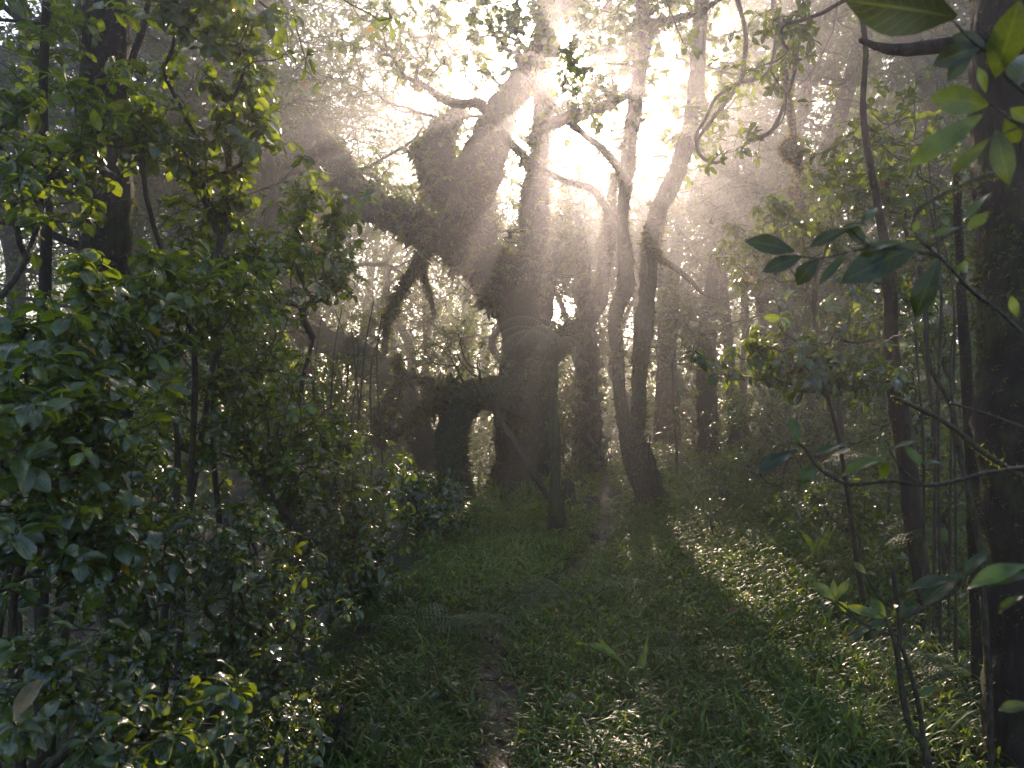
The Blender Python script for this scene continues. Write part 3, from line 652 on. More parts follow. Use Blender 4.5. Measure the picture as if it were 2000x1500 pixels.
# dark slim trunks on the right
D9 = 5.1
simple_tree('slender_tree', 'slender dark trunk curving down to the leaf-littered corner', D9,
            [(1836, 1300, 32), (1822, 1230, 23), (1806, 1160, 20), (1792, 1080, 18), (1778, 980, 18), (1768, 880, 19), (1752, 780, 16), (1742, 680, 14), (1738, 580, 12), (1726, 470, 9), (1705, 350, 7), (1685, 220, 6), (1690, 80, 5), (1660, -60, 4)], 71,
            [blob(1700, 560, 4.9, 150, 70, .5), blob(1620, 640, 4.6, 150, 60, .5), blob(1760, 330, 5.4, 160, 90, .6), blob(1650, 180, 5.6, 130, 110, .6), blob(1470, 100, 6.0, 90, 80, .5), blob(1430, 290, 6.3, 50, 50, .3), blob(1570, 50, 6, 90, 60, .5)], 190, 0.115, T=NEARL, lm=WET, moss=2200, moss_len=.03, bark=BARKD, freq=7, tip=.0022)
D10 = 3.0
simple_tree('large_tree', 'big black trunk filling the right edge with golden moss low on its side', D10,
            [(2055, 1640, 125), (2050, 1500, 112), (2040, 1300, 106), (2034, 1100, 104), (2030, 900, 104), (2026, 700, 100), (2022, 500, 98), (2020, 300, 100), (2016, 100, 102), (2016, -100, 98), (2000, -400, 90), (2010, -900, 75)], 72,
            [(np.array([2.2, 1.5, 6.0]), np.array([3.6, 4.5, 1.2]))], 320, 0.17, T=MIDO, lm=WET, moss=9000, moss_len=.032, bark=BARKD, freq=5, lump=.1, tip=.005, hole=-.5,  # crown out of view, spread wide overhead to block sky light
            extra=[('limb', [(1985, 85, 34), (1930, 82, 22), (1880, 85, 17), (1820, 92, 14), (1760, 98, 11), (1715, 92, 8), (1680, 78, 5)])])
simple_tree('slender_tree', 'thin mossy trunk pressed close against the big right-hand trunk', 3.7,
            [(1930, 1530, 22), (1918, 1400, 16), (1912, 1250, 14), (1905, 1100, 13), (1902, 950, 13), (1893, 800, 12), (1884, 680, 11), (1876, 560, 10), (1872, 440, 8), (1868, 330, 6)], 73, None, moss=2600, moss_len=.028, bark=BARKD, freq=8)
# left dark trunk
D11 = 4.6
simple_tree('large_tree', 'dark upright trunk behind the left-hand leaves, mossy at its foot', D11,
            [(268, 1490, 70), (262, 1400, 56), (254, 1300, 48), (242, 1180, 42), (228, 1040, 40), (216, 880, 42), (208, 720, 46), (205, 600, 46), (208, 460, 44), (210, 320, 42), (208, 180, 46), (206, 40, 44), (204, -120, 40), (205, -500, 34)], 74,
            [(np.array([-3.0, 4.5, 5.6]), np.array([3.2, 3.0, 1.2]))], 300, 0.16, T=MIDO, lm=BROAD, moss=6500, moss_len=.04, bark=BARKD, freq=5, lump=.12, tip=.005, hole=-.5,  # unseen high crown, added to keep the ground dim and dappled
            extra=[('limb', [(200, 330, 18), (150, 318, 14), (90, 338, 15), (30, 342, 13), (-60, 330, 9)]), ('limb', [(215, 300, 12), (225, 230, 9), (255, 130, 8), (280, 50, 7), (300, -40, 5)]), ('limb', [(205, 500, 10), (130, 470, 8), (60, 440, 7), (-30, 430, 5)])])
simple_tree('slender_tree', 'thin dark stem standing left of the dark upright trunk among glossy leaves', 4.0,
            [(92, 1520, 24), (86, 1400, 17), (82, 1200, 14), (76, 1000, 12), (80, 800, 11), (86, 600, 10), (92, 400, 10), (84, 200, 9), (92, 0, 8), (100, -100, 7)], 75, [blob(80, 60, 4.1, 140, 130, .4)], 50, .12, T=NEAR, lm=BROAD, moss=1200, moss_len=.03, bark=BARKD, freq=8, tip=.0022)

simple_tree('tree', 'tall hazy tree whose bare limbs fork across the bright gap right of the sun', 21.0,
            [(1440, 880, 16), (1432, 800, 12), (1420, 650, 10), (1404, 480, 10), (1388, 330, 9), (1376, 200, 9), (1376, 90, 9), (1384, -60, 8)], 81, [blob(1440, 60, 20, 130, 100, 1.6), blob(1330, -40, 20, 200, 70, 2), blob(1300, 330, 20, 90, 70, 1.5), blob(1400, 250, 20, 80, 90, 1.5)], 420, 0.16, moss=1200, moss_len=.1,
            extra=[('limb', [(1398, 420, 11), (1440, 360, 9), (1500, 330, 6)]), ('limb', [(1378, 240, 11), (1420, 150, 9), (1470, 95, 8), (1530, 60, 5)]), ('limb', [(1376, 150, 9), (1330, 100, 7), (1290, 60, 5)]), ('limb', [(1386, 320, 10), (1340, 262, 10), (1290, 272, 9), (1250, 280, 5)])])

for px_, d_, blobs_, n_, lf_, sd_, lab_ in [
    (1290, 25.0, [(1220, 345, 160, 75), (1300, 420, 90, 50), (1120, 340, 90, 60)], 700, .17, 83, 'slim hazy tree added to shade the ground, its crown just below the sun'),  # crown added to shade the near ground; also fills the white gap
    (1452, 23.0, [(1420, 330, 110, 80), (1500, 420, 100, 70), (1420, 480, 90, 50)], 300, .17, 84, 'slim hazy tree added as a second sunshade, with spreading boughs right of the forked tree'),  # companion crown, likewise added to cut sun on the ground
    (830, 27.0, [(800, 120, 170, 110), (680, 60, 130, 90), (880, 20, 120, 70), (930, 110, 70, 60), (720, 230, 110, 70)], 1700, .16, 85, 'tall lacy pale crown in the mist left of the gnarled top'),
    (1130, 21.0, [(1110, 400, 90, 80), (1080, 520, 70, 60)], 420, .16, 86, 'slim tree with drooping leaves between gnarled tree and forked tree')]:
    b0 = blobs_[0]
    simple_tree('tree', lab_, d_, [(px_, 900, 13), (px_ - 3, 800, 9), (px_ + 4, 650, 8), (px_ - 2, 520, 7), ((px_ + b0[0]) / 2, b0[1] + 60, 6), (b0[0], b0[1] - 10, 4)], sd_,
                [blob(b[0], b[1], d_, b[2], b[3], 1.8) for b in blobs_], n_, lf_, T=FAR, lm=FARLEAF, moss=200, moss_len=.1, hole=-.5, hf=1.3, per=8, tip=.006)

# ------------------------------------------------------------------ leafy shrubs and saplings in the near left
def shrub(label, blobs, base_px, base_d, n, size, seed, T=NEAR, lm=BROAD, name='shrub', per=5, hole=-0.15, hf=2.2, droop=0.25, tip=0.0021, cat='shrub', group=None, rise=.25, open_=(45, 95), wid=1.0):
    r = np.random.default_rng(seed); g = ground(base_px, base_d)
    root = thing(name, label, cat, g, group)
    c = np.mean([b[0] for b in blobs], 0); low = min(b[0][2] - b[1][2] for b in blobs)
    n = int(n * 1.5)
    mid = r.normal(0, .12, 3) * [1, 1, 0] + np.array([g[0] * 0.6 + c[0] * 0.4, g[1] * 0.6 + c[1] * 0.4, max(g[2] + 0.3, low * 0.7 + g[2] * 0.3)])
    st = catmull([g - [0, 0, .1], g * .75 + mid * .25 + r.normal(0, .03, 3), mid, mid * .5 + c * .5 + r.normal(0, .05, 3)], 14)
    mb = MB(); rr = np.linspace(1, .45, 4) * tip * (n ** 0.47) * 1.25
    tube(mb, st[[0, 4, 9, 13]], rr, sides=7, step=.05, lump=.12, freq=9)
    tg = in_blobs(blobs, n, r, hole, hf)
    C, RR, tips, D = grow(st[6:], tg, r, tip=tip, rise=rise)
    batch_tubes(mb, C, RR, 5); mb.build('stem', TWIG, root)
    mb = MB(); rosettes(mb, tips, nrm(D + np.array([0, 0, .45])), size, T, per=per, r=r, droop=droop, open_=open_, wid=wid)
    # single leaves along the twigs
    k = r.integers(0, len(C), int(len(C) * 1.3)); u = r.integers(2, C.shape[1] - 1, len(k)); dd = r.normal(0, 1, (len(k), 3)); dd[:, 2] *= .5
    leaves(mb, C[k, u], dd, np.array([0, 0, 1.0]) + r.normal(0, .4, dd.shape), size * r.uniform(.6, 1.05, len(k)), T, tint=r.uniform(0, .98, len(k)), r=r)
    mb.build('foliage', lm, root)
    return root
shrub('leafy sapling crown filling the top left corner before the dark trunk', [blob(90, 120, 3.4, 190, 170, .5), blob(60, 330, 3.3, 120, 110, .4)], 20, 3.6, 110, .11, 101)
shrub('sapling with drooping pointed leaves against the bright mist, upper left', [blob(400, 90, 3.9, 170, 110, .5), blob(430, 200, 3.9, 130, 90, .4)], 330, 4.3, 90, .125, 102, T=NEARL, droop=.55, wid=1.15)
shrub('sapling whose leaves glow yellow-green in the beam right of the dark trunk', [blob(420, 370, 3.9, 140, 90, .4), blob(300, 300, 3.7, 90, 90, .3)], 360, 4.3, 95, .10, 103)
shrub('light green sapling reaching furthest into the mist from the left side', [blob(590, 420, 5.4, 110, 110, .6), blob(520, 530, 5.2, 150, 70, .5), blob(650, 520, 5.6, 60, 70, .3)], 540, 5.6, 130, .12, 104)
shrub('shrub with broad glossy leaves against the left edge at mid height', [blob(60, 560, 2.7, 150, 110, .4), blob(60, 690, 2.5, 130, 90, .3)], -60, 2.9, 85, .10, 105)
shrub('sunlit shrub with curling leaves below the dark trunk', [blob(360, 590, 3.7, 190, 90, .5), blob(240, 680, 3.4, 130, 80, .3)], 300, 4.0, 120, .10, 106)
shrub('shrub with the largest rounded leaf, shading the left centre', [blob(140, 820, 2.5, 180, 120, .4)], 60, 2.8, 85, .095, 107)
shrub('bushy shrub with upright twigs and yellowing leaves left of the vine loops', [blob(440, 780, 4.3, 170, 110, .6), blob(560, 870, 4.8, 130, 90, .5)], 470, 4.9, 190, .09, 108, per=6)
shrub('fine-twigged shrub whose tips stick out against the leaning trunk', [blob(640, 930, 5.4, 150, 90, .6), blob(740, 1000, 6.0, 120, 80, .6)], 640, 5.9, 200, .095, 109, T=NEARL)
shrub('wet dark shrub with silvery leaf shine low on the left side', [blob(150, 1040, 2.4, 190, 120, .4)], 60, 2.7, 90, .09, 110, lm=WET)
shrub('wet shrub glinting white above the gully', [blob(420, 1080, 3.3, 160, 120, .5), blob(520, 1180, 3.6, 120, 80, .4)], 440, 3.9, 150, .08, 111, lm=WET, T=NEARL)
shrub('bright tipped shrub in the bottom left corner', [blob(90, 1330, 2.1, 150, 110, .3), blob(300, 1430, 2.2, 150, 80, .3)], 100, 2.3, 70, .085, 112, lm=WET)
shrub('sparse shrub overhanging the dark gully', [blob(380, 1290, 3.2, 150, 80, .4), blob(560, 1300, 3.6, 90, 60, .3)], 420, 3.8, 80, .08, 113, lm=WET, T=NEARL)
shrub('dense dark green bush at the foot of the bridge-shaped tree', [blob(800, 960, 8.5, 90, 60, .7), blob(850, 1000, 8.8, 70, 60, .6)], 820, 8.8, 170, .12, 114, T=MIDE, lm=WET)
shrub('broad-leaved bush hanging over the black gully hollow', [blob(740, 1170, 6.0, 60, 60, .4), blob(700, 1080, 6.2, 70, 60, .4)], 720, 6.3, 70, .12, 115, T=MIDO, lm=WET, droop=.6)
shrub('dark wet thicket spilling down over the left slope of the gully', [blob(600, 1060, 4.8, 120, 90, .5), blob(560, 1180, 4.4, 110, 70, .4), blob(640, 960, 5.2, 120, 60, .5)], 590, 5.0, 150, .085, 131, lm=WET, T=NEARL)
shrub('shadowy shrub filling the gap around the mossy foot of the dark trunk', [blob(280, 1180, 2.9, 120, 90, .3), blob(230, 960, 3.0, 120, 90, .3)], 250, 3.1, 90, .08, 132, lm=WET)
shrub('loose curling-leaved shrub between the dark trunk and the misty hollow', [blob(500, 680, 4.8, 120, 90, .5), blob(420, 480, 4.6, 110, 60, .4)], 480, 5.1, 110, .095, 133, T=NEARL)
shrub('small sapling with a few pale leaves at the grass edge of the gully', [blob(868, 1340, 3.9, 36, 45, .12)], 868, 3.95, 9, .07, 116, T=NEAR, lm=MIDLEAF, tip=.0015)
shrub('low leafy bush in shade between the gully and the left stump', [blob(560, 1420, 3.0, 100, 60, .3)], 540, 3.1, 45, .06, 117, T=NEARL, lm=WET)
# right side
shrub('long-leaved shrub with arching leaves in the dark right midground', [blob(1480, 690, 4.6, 130, 40, .4), blob(1620, 720, 4.6, 140, 50, .4)], 1700, 5.2, 75, .12, 121, T=NEARL, lm=WET, droop=.6)
shrub('dense small-leaved shrub bank under the stumpy tree canopy', [blob(1460, 800, 9.5, 110, 60, .8), blob(1640, 850, 9.5, 120, 80, .8)], 1560, 9.8, 240, .10, 122, T=MIDE, lm=MIDLEAF)
shrub('bright green bush lit from behind between the slim dark trunks', [blob(1830, 760, 9.0, 90, 110, .8), blob(1660, 800, 9.5, 60, 60, .6)], 1800, 9.2, 170, .11, 123, T=MIDE, lm=MIDLEAF)
shrub('dim shrub beneath the big right-hand tree limb', [blob(1800, 480, 6.0, 130, 110, .7), blob(1720, 330, 6.4, 130, 110, .7)], 1850, 6.2, 170, .12, 124, T=MIDO, lm=WET)
shrub('weedy dark shrub in the grass left of the curving slender trunk', [blob(1640, 990, 6.2, 110, 60, .5)], 1650, 6.3, 90, .09, 134, lm=WET, T=NEARL)
shrub('weedy low shrub behind the foot of the curving slender trunk', [blob(1850, 930, 6.0, 90, 80, .5), blob(1840, 1080, 5.6, 60, 50, .3)], 1850, 6.0, 110, .085, 135, lm=WET, T=NEARL)
shrub('tall drooping-leaved shrub between stumpy trunk and curving slender trunk', [blob(1620, 420, 7.6, 130, 90, .7), blob(1500, 480, 7.8, 100, 80, .6), blob(1650, 600, 7.0, 120, 70, .6)], 1640, 7.6, 230, .12, 136, T=NEARL, lm=WET, droop=.6)
shrub('leafy tangle filling the gap beside the big right trunk at eye level', [blob(1850, 640, 5.8, 70, 110, .5), blob(1800, 860, 5.9, 60, 70, .4)], 1840, 5.9, 90, .09, 137, lm=MIDLEAF, T=MIDE)
shrub('broad weedy thicket under the stumpy tree at the right edge of the sunlit streak', [blob(1530, 900, 9.0, 110, 60, .6), blob(1640, 940, 8.6, 80, 50, .5)], 1560, 9.0, 170, .10, 138, T=NEARL, lm=MIDLEAF)
shrub('thicket closing the view behind the curving slender trunk', [blob(1760, 700, 8.0, 110, 80, .6), blob(1700, 880, 8.2, 90, 70, .6)], 1740, 8.1, 190, .11, 139, T=MIDE, lm=MIDLEAF)
shrub('twiggy bush low in front of the sunlit grass right of the twin stems', [blob(1385, 1000, 8.0, 36, 36, .2)], 1385, 8.0, 22, .06, 126, T=MIDE, lm=WET)
shrub('leafy undergrowth bush in the shade left of the stumpy trunk', [blob(1420, 950, 10.5, 60, 40, .5)], 1420, 10.6, 60, .08, 127, T=MIDE, lm=MIDLEAF)
for i, (px, py, dd, rx, ry, n, lab) in enumerate([
    (620, 760, 13.0, 120, 90, 170, 'pale misty bush beneath the leaning trunk'),
    (450, 620, 11.0, 120, 120, 200, 'grey-green thicket behind the sunlit shrub'),
    (700, 830, 14.0, 90, 70, 120, 'fine-leaved bush behind the looping vines'),
    (1110, 800, 19.0, 70, 120, 160, 'hazy leaf screen between the tree fern and the ivy-wrapped column'),
    (1320, 640, 16.0, 60, 90, 110, 'pale leafy bush right of the twin stems'),
    (330, 900, 7.0, 120, 120, 150, 'dark leaf bank behind the bushy left shrubs'),
    (60, 900, 5.5, 120, 200, 160, 'deep shade foliage along the far left edge'),
]):
    shrub(lab, [blob(px, py, dd, rx, ry, 1.2)], px, dd, n, .11 + .004 * dd, 140 + i, T=MIDE, lm=MIDLEAF, hole=-.4, hf=1.6, tip=.003, name='bush', cat='bush')

# ------------------------------------------------------------------ leafy twigs close to the camera on the right
BIG = tpls(10, 6, 'ell', (0.06, 0.16), (0.12, 0.3, 0.5), bite=.05)
def spray(label, d, stem, twigs, lv, lm=NEARLEAF, seed=1, name='shrub', cat='shrub', off=True):
    """stem: px points from the ground up; twigs: lists of px points; lv: (base, tip, width, facing, tint)"""
    r = np.random.default_rng(seed)
    g = np.array([P(stem[0][0], 750, d)[0], P(stem[0][0], 750, d)[1], 0]); g[2] = Hs(g[0], g[1])
    root = thing(name, label, cat, g)
    mb = MB(); c = [g - [0, 0, .06], g + [0, 0, .04]] + [P(p[0], p[1], d) for p in stem[1:]]
    tube(mb, c, [stem[0][2] * d / FPX] * 2 + [p[2] * d / FPX for p in stem[1:]], sides=8, step=.03, lump=.12, freq=14); mb.build('stem', TWIG, root)
    for tw_ in twigs:
        mb = MB(); n = len(tw_); dd = d + np.linspace(0, 1, n) * 0
        tube(mb, [P(p[0], p[1], d) for p in tw_], [p[2] * d / FPX for p in tw_], sides=7, step=.012, lump=.15, freq=40); mb.build('twig', TWIG, root)
    mb = MB(); pos, dr, nn, sz, ww, tt = [], [], [], [], [], []
    for (bx, by), (tx, ty), wd, face, ti in lv:
        a = P(bx, by, d); b = P(tx, ty, d + r.normal(0, .25) * math.hypot(tx - bx, ty - by) * d / FPX)
        L_ = np.linalg.norm(b - a); vw = -ray(tx, ty)
        m_ = vw * face + np.array([0, 0, 1.0]) * (1 - face) + r.normal(0, .12, 3)
        pos.append(a); dr.append(b - a); nn.append(m_); sz.append(L_ * 1.08); ww.append(wd / .42); tt.append(ti)
    leaves(mb, pos, np.array(dr), np.array(nn), np.array(sz), BIG, tint=np.array(tt), wid=np.array(ww), r=r)
    mb.build('foliage', lm, root); return root
spray('out-of-focus broad-leaved twig hanging in from the top right corner', 1.1,
    [(2290, 0, 7), (2280, 900, 7), (2230, 500, 6), (2120, 270, 5), (2000, 182, 4)],
    [[(2010, 188, 4), (1965, 150, 4), (1930, 105, 4), (1895, 77, 3), (1860, 40, 2)], [(2060, 235, 4), (2000, 245, 4), (1960, 222, 3), (1930, 200, 2)], [(2000, 246, 3), (1955, 262, 2), (1930, 272, 2)]],
    [((1868, 34), (1672, 2), .50, .9, .1), ((1915, 92), (1838, 112), .55, .8, .05), ((1900, 108), (1852, 140), .5, .6, .1), ((1942, 150), (1984, 34), .46, .9, .6), ((1985, 170), (2030, 60), .5, .8, .3),
     ((1930, 206), (1828, 188), .56, .85, .8), ((1918, 226), (1792, 296), .30, .8, .85), ((1930, 272), (1863, 333), .32, .7, .6), ((1946, 254), (1962, 338), .36, .8, .5), ((1925, 182), (1916, 132), .32, .8, .9), ((1926, 100), (1870, 60), .5, .7, .1), ((2030, 248), (1982, 214), .5, .7, .7), ((1962, 232), (1990, 290), .45, .7, .6)], seed=301)
spray('near twig of arching leathery leaves crossing in from the right edge at mid height', 1.15,
    [(2230, 0, 8), (2220, 1100, 7), (2170, 850, 6), (2090, 725, 5), (2000, 657, 4)],
    [[(2010, 664, 4), (1947, 605, 4), (1895, 566, 4), (1867, 535, 3), (1832, 500, 3), (1797, 469, 2.5), (1786, 452, 2)], [(1832, 500, 3), (1760, 486, 2.5), (1706, 483, 2.5), (1680, 466, 2), (1660, 446, 2)], [(1815, 482, 2.5), (1850, 460, 2), (1885, 440, 2)], [(1700, 483, 2), (1660, 492, 2), (1600, 505, 2), (1550, 498, 1.5)]],
    [((1660, 447), (1587, 469), .32, .6, .2), ((1690, 480), (1663, 438), .6, .7, .15), ((1682, 440), (1711, 400), .28, .3, .4), ((1797, 480), (1666, 520), .40, .7, .15), ((1760, 472), (1688, 482), .36, .5, .5),
     ((1815, 466), (1872, 430), .27, .6, .9), ((1878, 437), (1922, 365), .22, .3, .5), ((1890, 450), (1926, 413), .5, .7, .85), ((1832, 512), (1784, 607), .40, .75, .1), ((1652, 496), (1603, 548), .26, .5, .3),
     ((1866, 522), (1906, 520), .6, .8, .95), ((1986, 620), (1975, 580), .4, .7, .9), ((1550, 492), (1478, 464), .4, .7, .2), ((1565, 502), (1500, 520), .42, .6, .15), ((1600, 506), (1552, 545), .55, .7, .1), ((1786, 455), (1792, 428), .5, .8, .95), ((1730, 486), (1700, 525), .4, .6, .2), ((1850, 518), (1895, 548), .35, .6, .7), ((1640, 450), (1690, 420), .3, .4, .3), ((1806, 476), (1840, 500), .4, .5, .8)], seed=302)
spray('long curved bare twig with a whorl of leaves at its tip, lower right', 1.2,
    [(2200, 0, 8), (2190, 1100, 7), (2100, 940, 6), (2000, 913, 4.5)],
    [[(2010, 912, 4.5), (1930, 923, 4.5), (1860, 941, 4), (1804, 948, 4), (1737, 939, 4), (1664, 946, 3.5), (1622, 930, 3.5), (1594, 909, 3), (1576, 881, 3), (1559, 864, 2)], [(1804, 948, 2.5), (1770, 925, 2.5), (1748, 898, 2), (1737, 878, 2)], [(1800, 948, 2), (1806, 920, 2), (1800, 905, 2)]],
    [((1558, 880), (1482, 906), .32, .5, .1), ((1559, 868), (1552, 813), .36, .8, .8), ((1585, 893), (1654, 850), .22, .3, .4), ((1608, 900), (1672, 864), .2, .3, .4), ((1640, 932), (1705, 885), .24, .55, .8),
     ((1592, 909), (1566, 942), .66, .8, .4), ((1737, 902), (1719, 932), .55, .7, .7), ((1737, 880), (1791, 852), .16, .3, .6), ((1803, 910), (1771, 873), .38, .6, .7), ((1570, 874), (1540, 862), .3, .4, .4), ((1800, 905), (1850, 890), .22, .3, .5)], seed=303)
spray('few bright blurred leaves poking in from the right edge, lowest of the near twigs', .95,
    [(2200, 0, 7), (2190, 1500, 6), (2120, 1250, 5), (2060, 1120, 4)],
    [[(2070, 1125, 3), (2030, 1110, 3), (2005, 1108, 2)], [(2120, 1270, 3), (2050, 1180, 3), (2008, 1160, 2)], [(2150, 1400, 3), (2060, 1378, 3), (2012, 1376, 2)], [(2070, 580, 0.1), (2072, 582, 0.1)][:0] or [(2055, 1130, 2), (2030, 1128, 2), (2015, 1122, 2)]],
    [((2010, 1104), (1910, 1113), .26, .6, .9), ((2014, 1122), (1944, 1122), .34, .5, .5), ((2010, 1160), (1933, 1182), .2, .5, .7), ((2014, 1376), (1953, 1380), .4, .6, .4)], seed=304)
spray('thin sapling with three leaf whorls and crossing stems in the bottom right corner', 2.6,
    [(1820, 0, 9), (1807, 1465, 8), (1780, 1425, 7), (1763, 1360, 6), (1752, 1272, 5), (1740, 1235, 4), (1730, 1206, 3)],
    [[(1753, 1285, 5), (1757, 1220, 5), (1748, 1150, 4), (1744, 1110, 3)], [(1806, 1450, 6), (1790, 1360, 5), (1762, 1262, 4)], [(1755, 1210, 4), (1807, 1185, 4), (1860, 1157, 3.5), (1881, 1132, 3), (1902, 1108, 2)], [(1752, 1190, 3), (1715, 1165, 3), (1690, 1120, 2)], [(1750, 1240, 3), (1700, 1225, 3), (1660, 1195, 2.5), (1632, 1173, 2)]],
    [((1632, 1172), (1593, 1138), .42, .8, .6), ((1632, 1172), (1628, 1134), .34, .3, .4), ((1634, 1172), (1656, 1130), .3, .6, .6), ((1632, 1174), (1596, 1176), .25, .3, .3), ((1634, 1174), (1668, 1198), .35, .7, 1.2),
     ((1730, 1206), (1704, 1168), .52, .8, .9), ((1728, 1206), (1662, 1184), .26, .7, .8), ((1728, 1208), (1686, 1245), .4, .7, .3), ((1732, 1206), (1742, 1168), .35, .3, .4), ((1734, 1208), (1790, 1178), .33, .6, .5), ((1728, 1210), (1660, 1240), .22, .5, .5),
     ((1878, 1134), (1790, 1115), .2, .4, .3), ((1880, 1132), (1796, 1146), .4, .3, .4), ((1884, 1128), (1908, 1072), .38, .5, .4), ((1878, 1130), (1860, 1118), .7, .5, .4), ((1690, 1120), (1672, 1098), .5, .7, .8), ((1690, 1120), (1712, 1118), .4, .4, .4), ((1790, 1362), (1830, 1330), .3, .5, .9)], seed=305, name='sapling', cat='sapling')

# ------------------------------------------------------------------ lianas, thin stems, poles
def vine(name, label, cat, d, pts, seed, bark=TWIG, moss=0, ml=.03, gold=False, group=None, T=None):
    r = np.random.default_rng(seed); c, rad = pxpath(pts, d); mb = MB()
    s_ = tube(mb, c, rad, sides=7, step=.03, lump=.2, freq=12)
    root = thing(name, label, cat, c[-1], group)
    mb.build('stem', bark, root)
    if moss:
        mb = MB(); moss_on(mb, [s_], moss, ml, r, hang=.8, T=T); mb.build('moss_clumps', GOLDM if gold else MOSSM, root)
    return root
vine('liana', 'rope-like liana making a deep hanging loop just right of the sun', 'liana', 7.6, [(1430, -40, 5), (1455, 60, 5), (1452, 130, 5), (1440, 168, 4.5), (1387, 238, 4.5), (1364, 273, 4.5), (1366, 301, 4), (1394, 318, 4), (1420, 308, 3)], 401, moss=300)
vine('liana', 'thinner liana curving beside the deep loop, right of the sun', 'liana', 7.5, [(1520, 40, 4), (1500, 140, 4), (1440, 163, 4), (1398, 192, 4), (1380, 227, 4), (1360, 264, 3.5), (1362, 290, 2)], 402, moss=150)
vine('liana', 'liana sweeping down to a hooked end below the dark leaf whorls', 'liana', 7.4, [(1560, 60, 4), (1552, 140, 4), (1527, 217, 4), (1503, 259, 4), (1461, 273, 3.5), (1470, 240, 3)], 403, moss=150)
vine('liana', 'liana strung with golden moss hanging in front of the right-hand canopy', 'liana', 9.0, [(1500, -60, 6), (1530, 120, 6), (1546, 240, 8), (1560, 330, 9), (1585, 400, 10), (1615, 450, 10), (1660, 520, 7)], 404, moss=2400, ml=.09, gold=True)
vine('liana', 'dark twisted liana dropping beside the curving slender trunk', 'liana', 2.9, [(1795, 520, 4), (1807, 605, 4), (1814, 710, 5), (1856, 790, 5), (1874, 885, 5.5), (1890, 960, 6), (1912, 1060, 6), (1930, 1300, 6), (1938, 1560, 6)], 405, moss=500, ml=.02)
vine('liana', 'mossy twig slanting down to the right edge above the curved bare twig', 'branch', 2.5, [(1740, 775, 3), (1762, 783, 4.5), (1846, 825, 7), (1923, 885, 6), (2000, 934, 6), (2080, 990, 8)], 406, moss=900, ml=.022)
vine('liana', 'thin bare twig slanting above the mossy one at the right edge', 'branch', 2.7, [(1856, 787, 3), (1930, 810, 3.5), (2000, 836, 4), (2080, 860, 5)], 407, moss=80, ml=.015)
vine('liana', 'fine arched stem reaching to the big right trunk at eye level', 'branch', 2.6, [(1780, 448, 3), (1792, 410, 3.5), (1840, 380, 4), (1900, 352, 4.5), (1960, 335, 6)], 408, moss=500, ml=.02)
vine('fallen_pole', 'thin dead pole leaning from the arching tree down to the tree fern foot', 'pole', 11.0, [(962, 792, 5), (985, 835, 6), (1020, 890, 7), (1055, 945, 7), (1090, 1010, 8), (1100, 1032, 8)], 409, moss=500, ml=.03)
rr_ = np.random.default_rng(410)
ORD = ['first', 'second', 'third', 'fourth', 'fifth', 'sixth', 'seventh', 'eighth', 'ninth', 'tenth']; ORDR = [1, 2, 3, 0, 4]
for k in range(10):
    px = 590 + k * 17 + rr_.uniform(-6, 6); d_ = rr_.uniform(10.5, 13); top_ = rr_.uniform(560, 700); g_ = ground(px, d_)
    pyb = 750 - ((g_[2] - CAM[2]) / d_ - math.tan(PITCH) * 1) * FPX
    vine('thin_stem', 'bare thin stem, %s from the left in the row left of the leaning trunk' % ORD[k], 'stem', d_, [(px + rr_.uniform(-34, 34), top_, 1.0), (px + rr_.uniform(-20, 20), top_ * .5 + 400, 1.6), (px, 900, 2.4), (px, 1040, 2.6)], 411 + k, group='bare thin upright stems in the thicket left of the leaning trunk')
for k, (px, d_, t_, b_) in enumerate([(1822, 4.4, 320, 1340), (1838, 4.2, 300, 1360), (1852, 4.5, 420, 1330), (1800, 4.8, 520, 1290), (1866, 4.0, 600, 1380)]):
    vine('thin_stem', 'thin dark stem, %s from the left between the curving trunk and the big right trunk' % ORD[ORDR[k]], 'stem', d_, [(px - 6 + rr_.uniform(-30, 30), t_, 1.2), (px + rr_.uniform(-22, 22), t_ * .6 + 350, 2.2), (px + rr_.uniform(-10, 10), t_ * .3 + 750, 2.8), (px, b_, 3.4)], 431 + k, moss=160, ml=.018, group='thin dark stems beside the big right trunk')
vine('twig', 'pair-like reddish shoot beside the base of the twin stems', 'shoot', 10.6, [(1270, 850, 1.5), (1268, 890, 2.5), (1274, 930, 2.8), (1276, 960, 3)], 440)
vine('twig', 'second reddish shoot a little right of the first, by the twin stems', 'shoot', 10.7, [(1262, 862, 1.5), (1280, 905, 2), (1278, 940, 2.6), (1280, 962, 3)], 441)

def clump(name, label, cat, px, py, d, rx, ry, seed, tuft=900, ml=.07, gold=.5, core=BARK):
    r = np.random.default_rng(seed); c = P(px, py, d); k = d / FPX; root = thing(name, label, cat, c)
    mb = MB(); s_ = tube(mb, [c + [0, 0, ry * k], c + [0, 0, ry * k * .45], c, c - [0, 0, ry * k * .6], c - [0, 0, ry * k]], [rx * k * .25, rx * k * .8, rx * k, rx * k * .75, rx * k * .2], sides=14, step=.02, lump=.3, freq=9)
    mb.build('mass', core, root)
    mb = MB(); moss_on(mb, [s_], int(tuft * (1 - gold)), ml, r); mb.build('moss_clumps', MOSSM, root)
    mb = MB(); moss_on(mb, [s_], int(tuft * gold), ml * 1.1, r, hang=-.2); mb.build('lichen_rimlight_clumps', GOLDM, root)  # lichen tufts, with the gold rim light put into their colour
clump('epiphyte_clump', 'round dark epiphyte ball with a golden rim, topmost on the mossy liana', 'epiphyte', 1548, 292, 9.0, 26, 26, 501, 1300)
